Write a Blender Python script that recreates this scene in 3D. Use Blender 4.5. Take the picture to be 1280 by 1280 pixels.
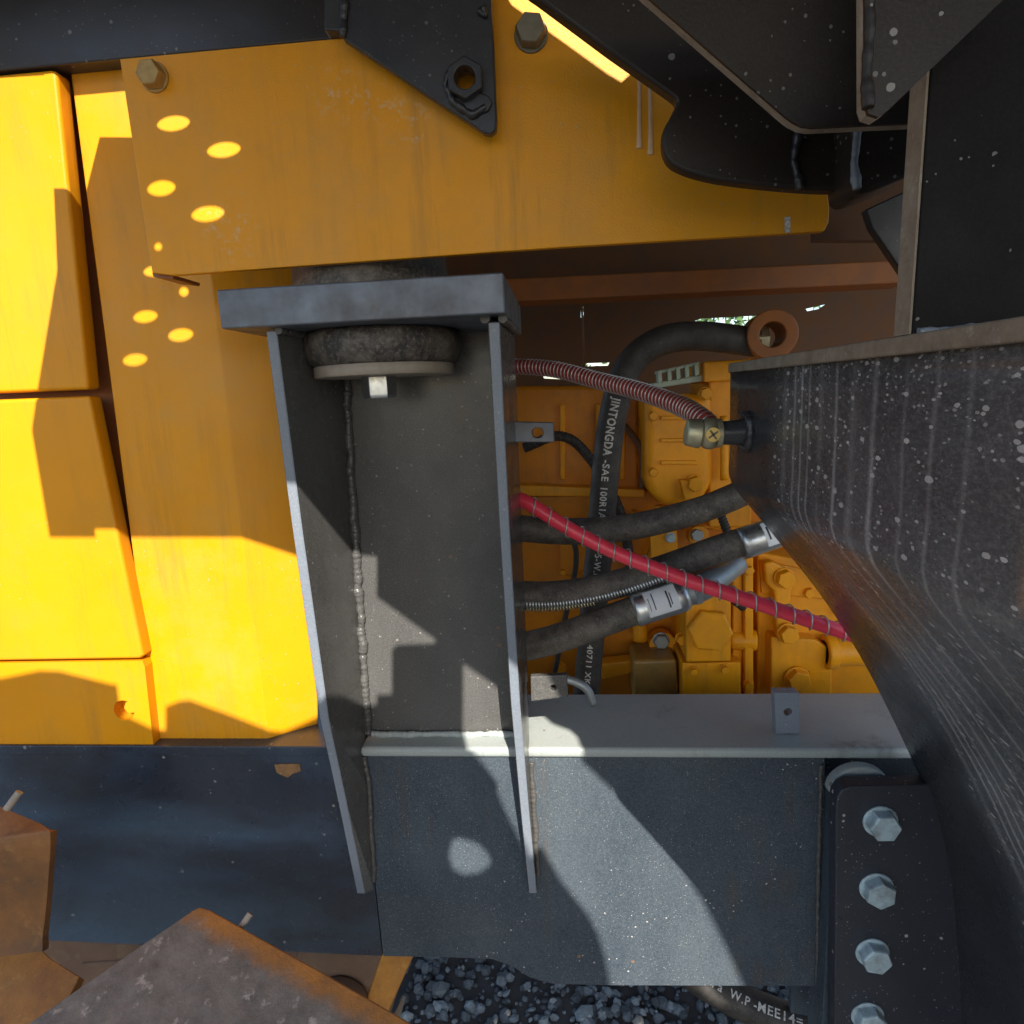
import bpy, bmesh, math, random
from mathutils import Vector, Matrix, noise
from mathutils.geometry import delaunay_2d_cdt
random.seed(7)
R = math.radians
sc = bpy.context.scene
for o in list(bpy.data.objects): bpy.data.objects.remove(o)

# ------------------------------------------------------------------ camera
CAM_H = 1.35
F_PX, PITCH, YAW, ROLL = 790.0, R(10.7), R(5.0), R(2.6)
cp, sp = math.cos(PITCH), math.sin(PITCH)
_f, _d, _r = Vector((0, cp, -sp)), Vector((0, -sp, -cp)), Vector((1, 0, 0))
_r2 = _r * math.cos(ROLL) + _d * math.sin(ROLL)
_d2 = -_r * math.sin(ROLL) + _d * math.cos(ROLL)
_Z = Matrix.Rotation(YAW, 3, 'Z')
CR, CD, CF = _Z @ _r2, _Z @ _d2, _Z @ _f
CAM = Vector((0, 0, CAM_H))
cam_data = bpy.data.cameras.new('camera')
cam = bpy.data.objects.new('camera', cam_data)
sc.collection.objects.link(cam)
m3 = Matrix((CR, -CD, -CF)).transposed()
cam.matrix_world = Matrix.Translation(CAM) @ m3.to_4x4()
cam_data.sensor_fit = 'HORIZONTAL'
cam_data.angle = 2 * math.atan(640.0 / F_PX)
cam_data.clip_start = 0.02
cam_data.clip_end = 2000
sc.camera = cam

# ------------------------------------------------------------------ world, sun, exposure
ELEV, AZ = R(37.5), R(14)
SUN = Vector((math.cos(ELEV) * math.sin(AZ), -math.cos(ELEV) * math.cos(AZ), math.sin(ELEV)))
w = bpy.data.worlds.new('World'); sc.world = w; w.use_nodes = True
nt = w.node_tree
sky = nt.nodes.new('ShaderNodeTexSky'); sky.sky_type = 'NISHITA'; sky.sun_disc = False
sky.sun_elevation = ELEV; sky.sun_rotation = math.atan2(SUN.x, SUN.y)
nt.links.new(sky.outputs[0], nt.nodes['Background'].inputs[0])
nt.nodes['Background'].inputs[1].default_value = 0.112
ld = bpy.data.lights.new('sun', 'SUN'); ld.energy = 5.0; ld.angle = R(0.35); ld.color = (1, 0.95, 0.86)
lo = bpy.data.objects.new('sun', ld); sc.collection.objects.link(lo)
lo.rotation_euler = SUN.to_track_quat('Z', 'Y').to_euler()
lo.location = SUN * 8 + CAM
vs = sc.view_settings
vs.view_transform = 'Standard'; vs.look = 'None'; vs.gamma = 1; vs.use_curve_mapping = False
vs.exposure = 1.03
sc.cycles.max_bounces = 8; sc.cycles.diffuse_bounces = 5; sc.cycles.glossy_bounces = 4
sc.cycles.use_denoising = True
sc.cycles.sample_clamp_indirect = 6

# ------------------------------------------------------------------ helpers
def ray(x, y): return (CF + CR * ((x - 640) / F_PX) + CD * ((y - 640) / F_PX))
def P(x, y, Y):
    d = ray(x, y); return CAM + d * (Y / d.y)
def PZ(x, y, Z):
    d = ray(x, y); return CAM + d * ((Z - CAM.z) / d.z)
def PX(x, y, X):
    d = ray(x, y); return CAM + d * (X / d.x)
def PP(x, y, a, b, c):
    n = (b - a).cross(c - a); d = ray(x, y)
    return CAM + d * (n.dot(a - CAM) / n.dot(d))
def PL(pts, Y): return [P(x, y, Y) for x, y in pts]

COL = sc.collection
def finish(name, me, mat, parent=None, smooth=False, bevel=0.0, seg=2):
    o = bpy.data.objects.new(name, me); COL.objects.link(o)
    if mat: me.materials.append(mat)
    if smooth:
        me.polygons.foreach_set('use_smooth', [True] * len(me.polygons))
    if bevel:
        b = o.modifiers.new('bevel', 'BEVEL'); b.width = bevel; b.segments = seg
        b.limit_method = 'ANGLE'; b.angle_limit = R(35)
        b.use_clamp_overlap = True
        me.polygons.foreach_set('use_smooth', [True] * len(me.polygons))
        wn = o.modifiers.new('wn', 'WEIGHTED_NORMAL'); wn.keep_sharp = False
    if parent:
        o.parent = parent
        inv = Matrix.Translation(-Vector(parent['_loc']))if '_loc' in parent else Matrix()
        o.matrix_parent_inverse = inv
    return o
def thing(name, label, cat, loc, group=None):
    o = bpy.data.objects.new(name, None); COL.objects.link(o)
    o.empty_display_size = 0.05
    o.location = loc; o['label'] = label; o['category'] = cat; o['_loc'] = list(loc)
    if group: o['group'] = group
    return o
def tag(o, label, cat, group=None):
    o['label'] = label; o['category'] = cat
    if group: o['group'] = group
    return o
def mesh(name, verts, faces):
    me = bpy.data.meshes.new(name); me.from_pydata([tuple(v) for v in verts], [], faces)
    me.validate(); 
    bm = bmesh.new(); bm.from_mesh(me); bmesh.ops.recalc_face_normals(bm, faces=bm.faces); bm.to_mesh(me); bm.free()
    return me
def prism(name, pts, ext, mat, parent=None, bevel=0.0, seg=2, holes=None, smooth=False):
    """polygon pts (3-D, planar) extruded by vector ext, optional holes (lists of 3-D points)"""
    ext = Vector(ext); pts = [Vector(p) for p in pts]
    if not holes:
        n = len(pts); V = pts + [p + ext for p in pts]
        F = [tuple(range(n)), tuple(range(n, 2 * n))[::-1]]
        F += [(i, (i + 1) % n, (i + 1) % n + n, i + n) for i in range(n)]
        return finish(name, mesh(name, V, F), mat, parent, smooth, bevel, seg)
    nrm = ext.normalized(); a = (pts[1] - pts[0]).normalized(); a = (a - nrm * a.dot(nrm)).normalized(); b = nrm.cross(a)
    o0 = pts[0]
    to2 = lambda p: Vector(((p - o0).dot(a), (p - o0).dot(b)))
    loops = [pts] + [[Vector(h) for h in H] for H in holes]
    v2, v3, edges = [], [], []
    for L in loops:
        s = len(v2)
        for i, p in enumerate(L):
            v2.append(to2(p)); v3.append(p); edges.append((s + i, s + (i + 1) % len(L)))
    res = delaunay_2d_cdt(v2, edges, [], 0, 1e-7)
    ov, of = res[0], res[2]
    base = [o0 + a * q.x + b * q.y for q in ov]
    # keep offset along normal of the original points (planar assumed)
    polys2 = [[to2(p) for p in L] for L in loops]
    def inside(q, poly):
        c = False; j = len(poly) - 1
        for i in range(len(poly)):
            if (poly[i].y > q.y) != (poly[j].y > q.y) and q.x < (poly[j].x - poly[i].x) * (q.y - poly[i].y) / (poly[j].y - poly[i].y) + poly[i].x: c = not c
            j = i
        return c
    keep = []
    for f in of:
        c = sum((ov[i] for i in f), Vector((0, 0))) / len(f)
        if inside(c, polys2[0]) and not any(inside(c, h) for h in polys2[1:]): keep.append(tuple(f))
    n = len(base); V = base + [p + ext for p in base]
    F = list(keep) + [tuple(i + n for i in f)[::-1] for f in keep]
    cnt = {}
    for f in keep:
        for i in range(len(f)):
            e = (f[i], f[(i + 1) % len(f)]); k = (min(e), max(e)); cnt.setdefault(k, []).append(e)
    for k, es in cnt.items():
        if len(es) == 1:
            i, j = es[0]; F.append((j, i, i + n, j + n))
    me = mesh(name, V, F)
    o = finish(name, me, mat, parent, smooth, bevel, seg)
    if bevel:
        o.modifiers.remove(o.modifiers['wn']); me.polygons.foreach_set('use_smooth', [False] * len(me.polygons))
    return o
def box(name, lo_, hi_, mat, parent=None, bevel=0.002):
    x0, y0, z0 = lo_; x1, y1, z1 = hi_
    return prism(name, [(x0, y0, z0), (x1, y0, z0), (x1, y0, z1), (x0, y0, z1)], (0, y1 - y0, 0), mat, parent, bevel)
def hexa(name, q0, q1, mat, parent=None, bevel=0.0):
    """two quads joined"""
    V = list(q0) + list(q1); n = len(q0)
    F = [tuple(range(n)), tuple(range(n, 2 * n))[::-1]] + [(i, (i + 1) % n, (i + 1) % n + n, i + n) for i in range(n)]
    return finish(name, mesh(name, V, F), mat, parent, False, bevel)
def catmull(pts, n):
    pts = [Vector(p) for p in pts]
    q = [pts[0] * 2 - pts[1]] + pts + [pts[-1] * 2 - pts[-2]]
    out = []
    for i in range(1, len(q) - 2):
        for k in range(n):
            t = k / n; a, b, c, d = q[i - 1], q[i], q[i + 1], q[i + 2]
            out.append(0.5 * ((2 * b) + (c - a) * t + (2 * a - 5 * b + 4 * c - d) * t * t + (3 * b - a - 3 * c + d) * t ** 3))
    out.append(pts[-1]); return out
def frames(path):
    T = []
    for i in range(len(path)):
        a = path[max(i - 1, 0)]; b = path[min(i + 1, len(path) - 1)]; T.append((b - a).normalized())
    N = [T[0].orthogonal().normalized()]
    for i in range(1, len(path)):
        n = N[-1] - T[i] * N[-1].dot(T[i]); N.append(n.normalized())
    return T, N, [T[i].cross(N[i]) for i in range(len(path))]
def tube_data(path, rad, segs=20, caps=True):
    T, N, B = frames(path); V, F = [], []
    for i, p in enumerate(path):
        r = rad(i) if callable(rad) else rad
        for k in range(segs):
            a = 2 * math.pi * k / segs
            V.append(p + (N[i] * math.cos(a) + B[i] * math.sin(a)) * r)
    for i in range(len(path) - 1):
        for k in range(segs):
            F.append((i * segs + k, i * segs + (k + 1) % segs, (i + 1) * segs + (k + 1) % segs, (i + 1) * segs + k))
    if caps:
        F.append(tuple(range(segs))[::-1]); F.append(tuple((len(path) - 1) * segs + k for k in range(segs)))
    return V, F
def tube(name, path, rad, mat, parent=None, segs=20, caps=True):
    V, F = tube_data(path, rad, segs, caps)
    o = finish(name, mesh(name, V, F), mat, parent, True)
    for p in o.data.polygons:
        if len(p.vertices) > 4: p.use_smooth = False
    return o
def coil(name, path, R0, wire, pitch, mat, parent, wob=0.0):
    L = 0; T, N, B = frames(path); pts = []; n = len(path)
    acc = [0]
    for i in range(1, n): acc.append(acc[-1] + (path[i] - path[i - 1]).length)
    tot = acc[-1]; steps = int(tot / pitch * 14)
    j = 0
    for s in range(steps + 1):
        d = tot * s / steps
        while j < n - 2 and acc[j + 1] < d: j += 1
        t = (d - acc[j]) / max(acc[j + 1] - acc[j], 1e-9)
        p = path[j].lerp(path[j + 1], t); a = 2 * math.pi * d / pitch + wob * math.sin(d * 37)
        pts.append(p + (N[j] * math.cos(a) + B[j] * math.sin(a)) * R0)
    return tube(name, pts, wire, mat, parent, 5)
def weld(name, pts, r, mat, parent, step=0.004):
    path = []
    for a, b in zip(pts[:-1], pts[1:]):
        a, b = Vector(a), Vector(b); n = max(2, int((b - a).length / (step / 3)))
        path += [a.lerp(b, i / n) for i in range(n)]
    path.append(Vector(pts[-1]))
    ph = random.random() * 9
    path = [p + Vector((noise.noise(p * 40 + Vector((ph, 0, 0))), noise.noise(p * 40 + Vector((0, 9, ph))), noise.noise(p * 40 + Vector((ph, 5, 3))))) * r * .35 for p in path]
    rad = lambda i: r * (0.85 + 0.10 * abs(math.sin(i * 0.5 + ph + 2 * noise.noise(path[i] * 30))) + 0.30 * noise.noise(path[i] * 110) + .2 * noise.noise(path[i] * 30))
    return tube(name, path, rad, mat, parent, 10)
def cyl(name, c, axis, r, h, mat, parent=None, segs=32, r2=None, bevel=0.0, hole=0.0):
    """from c along axis, length h"""
    axis = Vector(axis).normalized(); u = axis.orthogonal().normalized(); v = axis.cross(u)
    ring = lambda rr: [Vector(c) + (u * math.cos(2 * math.pi * k / segs) + v * math.sin(2 * math.pi * k / segs)) * rr for k in range(segs)]
    if hole:
        V = ring(r) + [p + axis * h for p in ring(r2 or r)] + ring(hole) + [p + axis * h for p in ring(hole)]
        F = []
        for k in range(segs):
            l = (k + 1) % segs
            F += [(k, l, l + segs, k + segs), (k + 2 * segs, k + 3 * segs, l + 3 * segs, l + 2 * segs), (k, k + 2 * segs, l + 2 * segs, l), (k + segs, l + segs, l + 3 * segs, k + 3 * segs)]
    else:
        V = ring(r) + [p + axis * h for p in ring(r2 or r)]
        F = [tuple(range(segs))[::-1], tuple(range(segs, 2 * segs))] + [(k, (k + 1) % segs, (k + 1) % segs + segs, k + segs) for k in range(segs)]
    return finish(name, mesh(name, V, F), mat, parent, False, bevel or min(r * .06, .0015))
def hexbolt(parent, c, axis, af, h, mat, washer=True, rot=0.0, name='bolt', wm=None):
    axis = Vector(axis).normalized(); c = Vector(c)
    u = axis.orthogonal().normalized(); v = axis.cross(u)
    r = af / math.sqrt(3); V, F = [], []
    rings = [(r, 0), (r, h * .82), (r * .9, h)]
    for rr, hh in rings:
        for k in range(6):
            a = math.pi / 3 * k + rot; V.append(c + (u * math.cos(a) + v * math.sin(a)) * rr + axis * (hh + (h * .12 if washer else 0)))
    for j in range(2):
        for k in range(6): F.append((j * 6 + k, j * 6 + (k + 1) % 6, (j + 1) * 6 + (k + 1) % 6, (j + 1) * 6 + k))
    F += [tuple(range(12, 18)), (5, 4, 3, 2, 1, 0)]
    o = finish(name, mesh(name, V, F), mat, parent, False, h * .05)
    if washer:
        ww = cyl('washer', c, axis, r * 1.12, h * .2, wm or mat, None, 28, r2=r * 1.08)
        ww.parent = o; ww.matrix_parent_inverse = Matrix.Translation(-Vector(parent['_loc'])) if False else Matrix()
        if parent is not None and '_loc' in parent:
            ww.matrix_parent_inverse = Matrix()
    return o
def text_on_tube(name, txt, path, r, s0, size, mat, parent, flip=1, off=0.0, bold=0.0, fit=0.0):
    """flat print wrapped on a hose; s0 = start arc length"""
    cu = bpy.data.curves.new(name, 'FONT'); cu.body = txt; cu.size = size; cu.offset = bold
    cu.space_character = 1.12; cu.resolution_u = 3
    to = bpy.data.objects.new(name, cu); COL.objects.link(to)
    dg = bpy.context.evaluated_depsgraph_get(); dg.update()
    me = bpy.data.meshes.new_from_object(to.evaluated_get(dg)); COL.objects.unlink(to); bpy.data.objects.remove(to)
    if fit:
        x1 = max(v.co.x for v in me.vertices)
        for v in me.vertices: v.co.x *= fit / x1
    bm = bmesh.new(); bm.from_mesh(me); bmesh.ops.triangulate(bm, faces=bm.faces)
    for _ in range(4):
        es = [e for e in bm.edges if e.calc_length() > .0035]
        if not es: break
        bmesh.ops.subdivide_edges(bm, edges=es, cuts=1); bmesh.ops.triangulate(bm, faces=bm.faces)
    bm.to_mesh(me); bm.free()
    acc = [0]
    for i in range(1, len(path)): acc.append(acc[-1] + (path[i] - path[i - 1]).length)
    T, _, _ = frames(path)
    for v in me.vertices:
        s = s0 + v.co.x; j = 0
        while j < len(path) - 2 and acc[j + 1] < s: j += 1
        t = (s - acc[j]) / (acc[j + 1] - acc[j]); p = path[j].lerp(path[j + 1], t)
        tt = T[j].lerp(T[j + 1], min(max(t, 0), 1)).normalized()
        n = CAM - p; n = (n - tt * n.dot(tt)).normalized(); b = tt.cross(n) * flip
        a = (v.co.y - size * .35 + off) / r
        v.co = p + (n * math.cos(a) + b * math.sin(a)) * (r + 0.0006)
    o = finish(name, me, mat, parent)
    return o

# ------------------------------------------------------------------ materials
def new_mat(name):
    m = bpy.data.materials.new(name); m.use_nodes = True
    return m, m.node_tree, m.node_tree.nodes['Principled BSDF']
class NB:
    def __init__(s, nt): s.nt = nt; s.co = nt.nodes.new('ShaderNodeTexCoord').outputs['Object']
    def n(s, t, **k):
        x = s.nt.nodes.new('ShaderNode' + t)
        for a, b in k.items(): setattr(x, a, b)
        return x
    def l(s, a, b): s.nt.links.new(a, b)
    def noise(s, scale, detail=4, rough=.6, vec=None, dist=0):
        x = s.n('TexNoise'); x.inputs['Scale'].default_value = scale; x.inputs['Detail'].default_value = detail
        x.inputs['Roughness'].default_value = rough; x.inputs['Distortion'].default_value = dist
        s.l(vec or s.co, x.inputs['Vector']); return x.outputs['Fac']
    def map(s, scale, rot=(0, 0, 0), loc=(0, 0, 0), vec=None):
        x = s.n('Mapping'); x.inputs['Scale'].default_value = scale; x.inputs['Rotation'].default_value = rot; x.inputs['Location'].default_value = loc
        s.l(vec or s.co, x.inputs['Vector']); return x.outputs[0]
    def ramp(s, fac, stops):
        x = s.n('ValToRGB'); e = x.color_ramp.elements
        while len(e) > 2: e.remove(e[-1])
        while len(e) < len(stops): e.new(.5)
        for q, (p, c) in zip(e, stops):
            q.position = p; q.color = (c, c, c, 1) if isinstance(c, (int, float)) else (*c, 1)
        s.l(fac, x.inputs[0]); return x.outputs[0]
    def mix(s, fac, a, b, mode='MIX'):
        x = s.n('Mix', data_type='RGBA', blend_type=mode)
        for i, v in ((0, fac), (6, a), (7, b)):
            if hasattr(v, 'is_output') or hasattr(v, 'links'): s.l(v, x.inputs[i])
            elif isinstance(v, (int, float)): x.inputs[i].default_value = v
            else: x.inputs[i].default_value = (*v, 1)
        return x.outputs[2]
    def math(s, op, a, b=0.5):
        x = s.n('Math', operation=op)
        for i, v in ((0, a), (1, b)):
            if isinstance(v, (int, float)): x.inputs[i].default_value = v
            else: s.l(v, x.inputs[i])
        return x.outputs[0]
    def bump(s, h, strength, dist=.001, prev=None):
        x = s.n('Bump'); x.inputs['Strength'].default_value = strength; x.inputs['Distance'].default_value = dist
        s.l(h, x.inputs['Height'])
        if prev: s.l(prev, x.inputs['Normal'])
        return x.outputs[0]
    def specks(s, scale, size, dens_lo, dens_hi, dscale, vec=None):
        """irregular droplet marks: voronoi cells of random size, thinned out by a noise"""
        v = s.n('TexVoronoi'); v.inputs['Scale'].default_value = scale; s.l(vec or s.co, v.inputs['Vector'])
        sep = s.n('SeparateColor'); s.l(v.outputs['Color'], sep.inputs[0])
        rr = s.math('MULTIPLY', s.math('POWER', sep.outputs[0], 4.0), size)
        wob = s.math('MULTIPLY', s.noise(scale * 2.2, 2, .5, vec), size * .5)
        d = s.math('ADD', v.outputs['Distance'], wob)
        inside = s.math('LESS_THAN', d, rr)
        dn = s.ramp(s.noise(dscale, 3, .6), [(dens_lo, 0), (dens_hi, 1)])
        return s.math('MULTIPLY', inside, s.math('GREATER_THAN', dn, sep.outputs[1]))

def yellow(name, base=(.74, .295, .0015), dust=.10, rough=.30, peel=.25, dcol=(.40, .26, .07), marks=()):
    m, nt, b = new_mat(name); k = NB(nt)
    c = k.mix(k.ramp(k.noise(3, 5), [(.35, 0), (.7, 1)]), base, tuple(x * .9 for x in base))
    d = k.ramp(k.noise(9, 7, .7), [(.45, 0), (.8, dust * 2)])
    c = k.mix(d, c, dcol)
    # grime: fine vertical run-off streaks and scuffs
    st = k.ramp(k.noise(1, 6, .7, k.map((38, 38, 3.2))), [(.50, 0), (.74, .5)])
    c = k.mix(k.math('MULTIPLY', st, k.ramp(k.noise(4, 3), [(.35, 0), (.65, 1)])), c, (.22, .13, .04))
    for (cx, cy, cz), rad_ in marks:
        dv = k.n('VectorMath', operation='DISTANCE'); k.l(k.co, dv.inputs[0]); dv.inputs[1].default_value = (cx, cy, cz)
        mk = k.ramp(k.math('DIVIDE', dv.outputs['Value'], rad_), [(.3, 1), (1, 0)])
        c = k.mix(k.math('MULTIPLY', mk, k.ramp(k.noise(75, 6, .75), [(.52, 0), (.66, .75)])), c, (.62, .45, .28))
    sc_ = k.specks(160, .35, .48, .62, 5)
    c = k.mix(k.math('MULTIPLY', sc_, .35), c, (.45, .38, .3))
    k.l(c, b.inputs['Base Color'])
    k.l(k.ramp(k.noise(14, 6, .65), [(.3, rough), (.75, rough + .2)]), b.inputs['Roughness'])
    b.inputs['Coat Weight'].default_value = 0; b.inputs['Specular IOR Level'].default_value = .34
    k.l(k.bump(k.noise(420, 2, .5), peel, .0004, k.bump(k.noise(16, 3), .12, .004)), b.inputs['Normal'])
    return m
def black(name, base=(.022, .022, .026), dust=(.16, .15, .135), amt=.3, rough=.42, sp=1.0, spk=(.45, .43, .4), spscale=110, sharp=.25, up=0.0, spec=.5, sheen_smear=None, stain=0.0):
    m, nt, b = new_mat(name); k = NB(nt)
    d = k.ramp(k.noise(5, 5, .6, k.map((1.6, 1.6, .7))), [(.3, amt * .45), (.75, amt * .85)])
    fine = k.ramp(k.noise(420, 4, .8), [(.42, 0), (.72, .8)])
    d = k.math('ADD', d, k.math('MULTIPLY', fine, amt * 1.1))
    scr = k.ramp(k.noise(1, 5, .75, k.map((170, 170, 5))), [(.60, 0), (.74, .5)])
    d = k.math('ADD', d, k.math('MULTIPLY', k.math('MULTIPLY', scr, k.ramp(k.noise(8, 3), [(.42, 0), (.62, 1)])), amt))
    if up:
        g = k.n('NewGeometry'); sx = k.n('SeparateXYZ'); k.l(g.outputs['Normal'], sx.inputs[0])
        d = k.math('ADD', d, k.math('MULTIPLY', k.math('MAXIMUM', sx.outputs[2], 0), up))
    d = k.math('MINIMUM', d, .95)
    c = k.mix(d, base, dust)
    if stain:
        # brown run-off stains and small chips down to primer
        rs = k.ramp(k.noise(1, 6, .7, k.map((16, 16, 2.2))), [(.56, 0), (.72, stain)])
        c = k.mix(k.math('MULTIPLY', rs, k.ramp(k.noise(7, 3), [(.45, 0), (.6, 1)])), c, (.10, .065, .04))
        chp = k.specks(42, .22, .52, .60, 6)
        c = k.mix(k.math('MULTIPLY', chp, .8), c, (.20, .12, .07))
    if sheen_smear:  # cloudy bluish sheen patches mixed into the base colour
        sm = k.ramp(k.noise(2.3, 4, .55, k.map((1, 1, 2.4), loc=(3.1, 0, .4)), .6), [(.46, 0), (.72, .62)])
        sm = k.math('MULTIPLY', sm, k.ramp(k.noise(60, 4, .7), [(.2, .65), (.7, 1)]))
        c = k.mix(sm, c, sheen_smear)
    if sp:
        s1 = k.specks(spscale, .42, .40, .62, 6); s2 = k.specks(spscale * 2.6, .45, .38, .6, 9)
        s = k.math('MINIMUM', k.math('ADD', k.math('MULTIPLY', s1, .8 * sp), k.math('MULTIPLY', s2, .5 * sp)), 1)
        c = k.mix(s, c, spk)
    k.l(c, b.inputs['Base Color'])
    k.l(k.ramp(k.noise(18, 5, .6), [(.3, rough - .06), (.8, rough + .2)]), b.inputs['Roughness'])
    b.inputs['Specular IOR Level'].default_value = spec
    k.l(k.bump(k.noise(380, 3, .6), sharp, .0006, k.bump(k.noise(11, 3), .15, .004)), b.inputs['Normal'])
    return m
def metal(name, col, rough=.35, met=.9, grime=(.12, .09, .06), g=.35, scale=60):
    m, nt, b = new_mat(name); k = NB(nt)
    d = k.ramp(k.noise(scale, 5, .65), [(.4, 0), (.75, g)])
    k.l(k.mix(d, col, grime), b.inputs['Base Color']); b.inputs['Metallic'].default_value = met
    k.l(k.ramp(k.noise(scale * 1.7, 4), [(.3, rough), (.8, rough + .25)]), b.inputs['Roughness'])
    k.l(k.bump(k.noise(scale * 5, 3), .2, .0004), b.inputs['Normal'])
    return m
def simple(name, col, rough=.6, nz=90, var=.25, bump=.25, met=0.0, spec=.5):
    m, nt, b = new_mat(name); k = NB(nt)
    k.l(k.mix(k.ramp(k.noise(nz, 5, .65), [(.35, 0), (.72, 1)]), col, tuple(x * (1 - var) + .3 * var * .2 for x in col)), b.inputs['Base Color'])
    b.inputs['Roughness'].default_value = rough; b.inputs['Metallic'].default_value = met; b.inputs['Specular IOR Level'].default_value = spec
    k.l(k.bump(k.noise(nz * 5, 3), bump, .0008), b.inputs['Normal'])
    return m
def rust(name, a, b_, c_, scale=14, rough=.75, b1=.5):
    m, nt, b = new_mat(name); k = NB(nt)
    c = k.mix(k.ramp(k.noise(scale, 8, .7), [(.35, 0), (.65, 1)]), a, b_)
    c = k.mix(k.ramp(k.noise(scale * 2.6, 7, .75), [(.56, 0), (.72, .8)]), c, c_)
    k.l(c, b.inputs['Base Color']); b.inputs['Roughness'].default_value = rough
    k.l(k.bump(k.noise(scale * 22, 4, .7), b1, .0012, k.bump(k.noise(scale * 2, 4), .4, .004)), b.inputs['Normal'])
    return m

M = {}
M['yellow'] = yellow('yellow_paint')
M['yellow_dusty'] = yellow('dusty_yellow_paint', (.74, .30, .002), .17, .28, .4, (.46, .32, .12))  # stronger greyish dust tone stands in for the cowl's grey sheen
M['yellow_plate'] = yellow('plate_yellow_paint', (.82, .33, .003), .20, .32, .6, (.46, .28, .10), [(tuple(P(478, 128, .8)), .035), (tuple(P(425, 118, .8)), .04), (tuple(P(515, 155, .8)), .04), (tuple(P(285, 285, .8)), .05)])  # dust tone raised to colour in a mottled brown sheen
M['engine'] = yellow('engine_paint', (.86, .34, .004), .2, .36, .3, (.22, .12, .04))
M['casting'] = simple('oily_casting', (.40, .22, .04), .4, 30, .5)
M['engine_grimy'] = yellow('grimy_engine_paint', (.68, .23, .004), .3, .34, .3, (.16, .08, .03))  # engine paint darkened for the shade of the bay, with heavier grime
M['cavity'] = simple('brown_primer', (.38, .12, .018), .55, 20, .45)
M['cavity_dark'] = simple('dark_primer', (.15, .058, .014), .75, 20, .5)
M['black'] = black('black_paint', amt=.12, rough=.34, sp=.4)
M['black_gloss'] = black('gloss_black_paint', amt=.05, rough=.30, sp=.25)
M['bracket'] = black('dusty_black_paint', (.008, .008, .010), (.52, .50, .46), .18, .20, .6, spscale=170, spec=.36, stain=.55)
M['bracket_edge'] = black('cut_plate_edge', (.11, .14, .19), (.36, .37, .38), .4, .38, .6, sharp=.6)  # plate edges; pale blue base paints in their bright bluish highlights
M['plate_grey'] = metal('worn_steel_plate', (.16, .18, .215), .32, .35, (.06, .045, .035), .75, 16)
M['frame'] = black('chassis_black_paint', (.002, .009, .024), (.49, .555, .56), .14, .30, 1.0, spscale=150, spec=.10, stain=.5)
M['frame_left'] = black('greasy_chassis_paint', (.006, .011, .022), (.12, .13, .15), .15, .24, .5, spscale=90, spec=.55, sheen_smear=(.065, .125, .20))  # left chassis face, bluish sheen painted in as colour
M['ledge'] = black('dust_covered_steel', (.20, .245, .25), (.44, .45, .41), .5, .5, .4, spscale=170, up=.2, stain=.6)  # dusty steel; base also raised to stand in for grazing sky reflection
M['weld'] = black('weld_bead', (.03, .03, .032), (.25, .23, .2), .25, .33, .5, sharp=.9)
M['hang'] = black('black_hanging_plate', (.014, .010, .008), (.12, .09, .07), .14, .42, .7, spscale=80, spec=.35)
M['upright'] = black('upright_plate_paint', (.006, .005, .005), (.08, .07, .065), .10, .55, .8, spscale=80, spec=.12)
M['cut_edge'] = rust('raw_cut_edge', (.33, .27, .20), (.21, .16, .115), (.46, .42, .36), 40)
M['boltp'] = black('bolted_plate_paint', (.010, .012, .018), (.16, .16, .18), .2, .33, 1.0, spscale=95, spec=.4)
M['zinc'] = metal('dusty_zinc', (.50, .62, .66), .38, .2, (.15, .14, .13), .75, 45)
M['zinc_yellow'] = metal('yellow_zinc', (.62, .57, .38), .34, .8, (.12, .08, .05), .45, 60)
M['bolt_dark'] = metal('dull_bolt', (.22, .20, .15), .45, .6, (.10, .07, .04), .5, 60)
M['bolt_rust'] = metal('rusty_yellow_bolt', (.46, .29, .09), .42, .3, (.16, .08, .03), .6, 80)
M['steel'] = metal('bright_steel', (.58, .60, .60), .25, .95, (.2, .2, .2), .2, 90)
M['steel_dull'] = metal('dull_steel', (.34, .37, .38), .42, .7, (.2, .2, .2), .3, 50)
M['brass'] = metal('brass', (.72, .52, .18), .3, .9, (.3, .2, .1), .2)
M['washer'] = simple('dusty_washer', (.36, .30, .235), .6, 40, .35)
M['mount_rubber'] = None
def hose_mat(name, base, dust, amt):
    m, nt, b = new_mat(name); k = NB(nt)
    d = k.ramp(k.noise(26, 7, .75), [(.38, 0), (.68, amt)])
    f = k.math('MULTIPLY', k.ramp(k.noise(330, 4, .8), [(.45, 0), (.7, 1)]), amt * .7)
    sc2 = k.math('MULTIPLY', k.specks(190, .5, .45, .62, 9), .5)
    c = k.mix(k.math('MINIMUM', k.math('ADD', k.math('ADD', d, f), sc2), .9), base, dust)
    k.l(c, b.inputs['Base Color']); k.l(k.ramp(k.noise(40, 5), [(.3, .45), (.7, .75)]), b.inputs['Roughness'])
    k.l(k.bump(k.noise(500, 3, .7), .6, .0007, k.bump(k.noise(30, 4), .35, .003)), b.inputs['Normal']); return m
M['hose'] = hose_mat('hose_rubber', (.018, .016, .015), (.13, .11, .09), .35)
M['hose_dusty'] = hose_mat('dusty_hose_rubber', (.026, .023, .021), (.21, .18, .145), .6)
M['red'] = simple('red_sleeve', (.90, .05, .095), .34, 40, .15, .3)
M['red_faded'] = simple('dull_red_sleeve', (.36, .04, .03), .5, 40, .3, .3)
M['wire'] = metal('spring_wire', (.62, .58, .54), .3, .8, (.3, .25, .2), .2)
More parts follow.
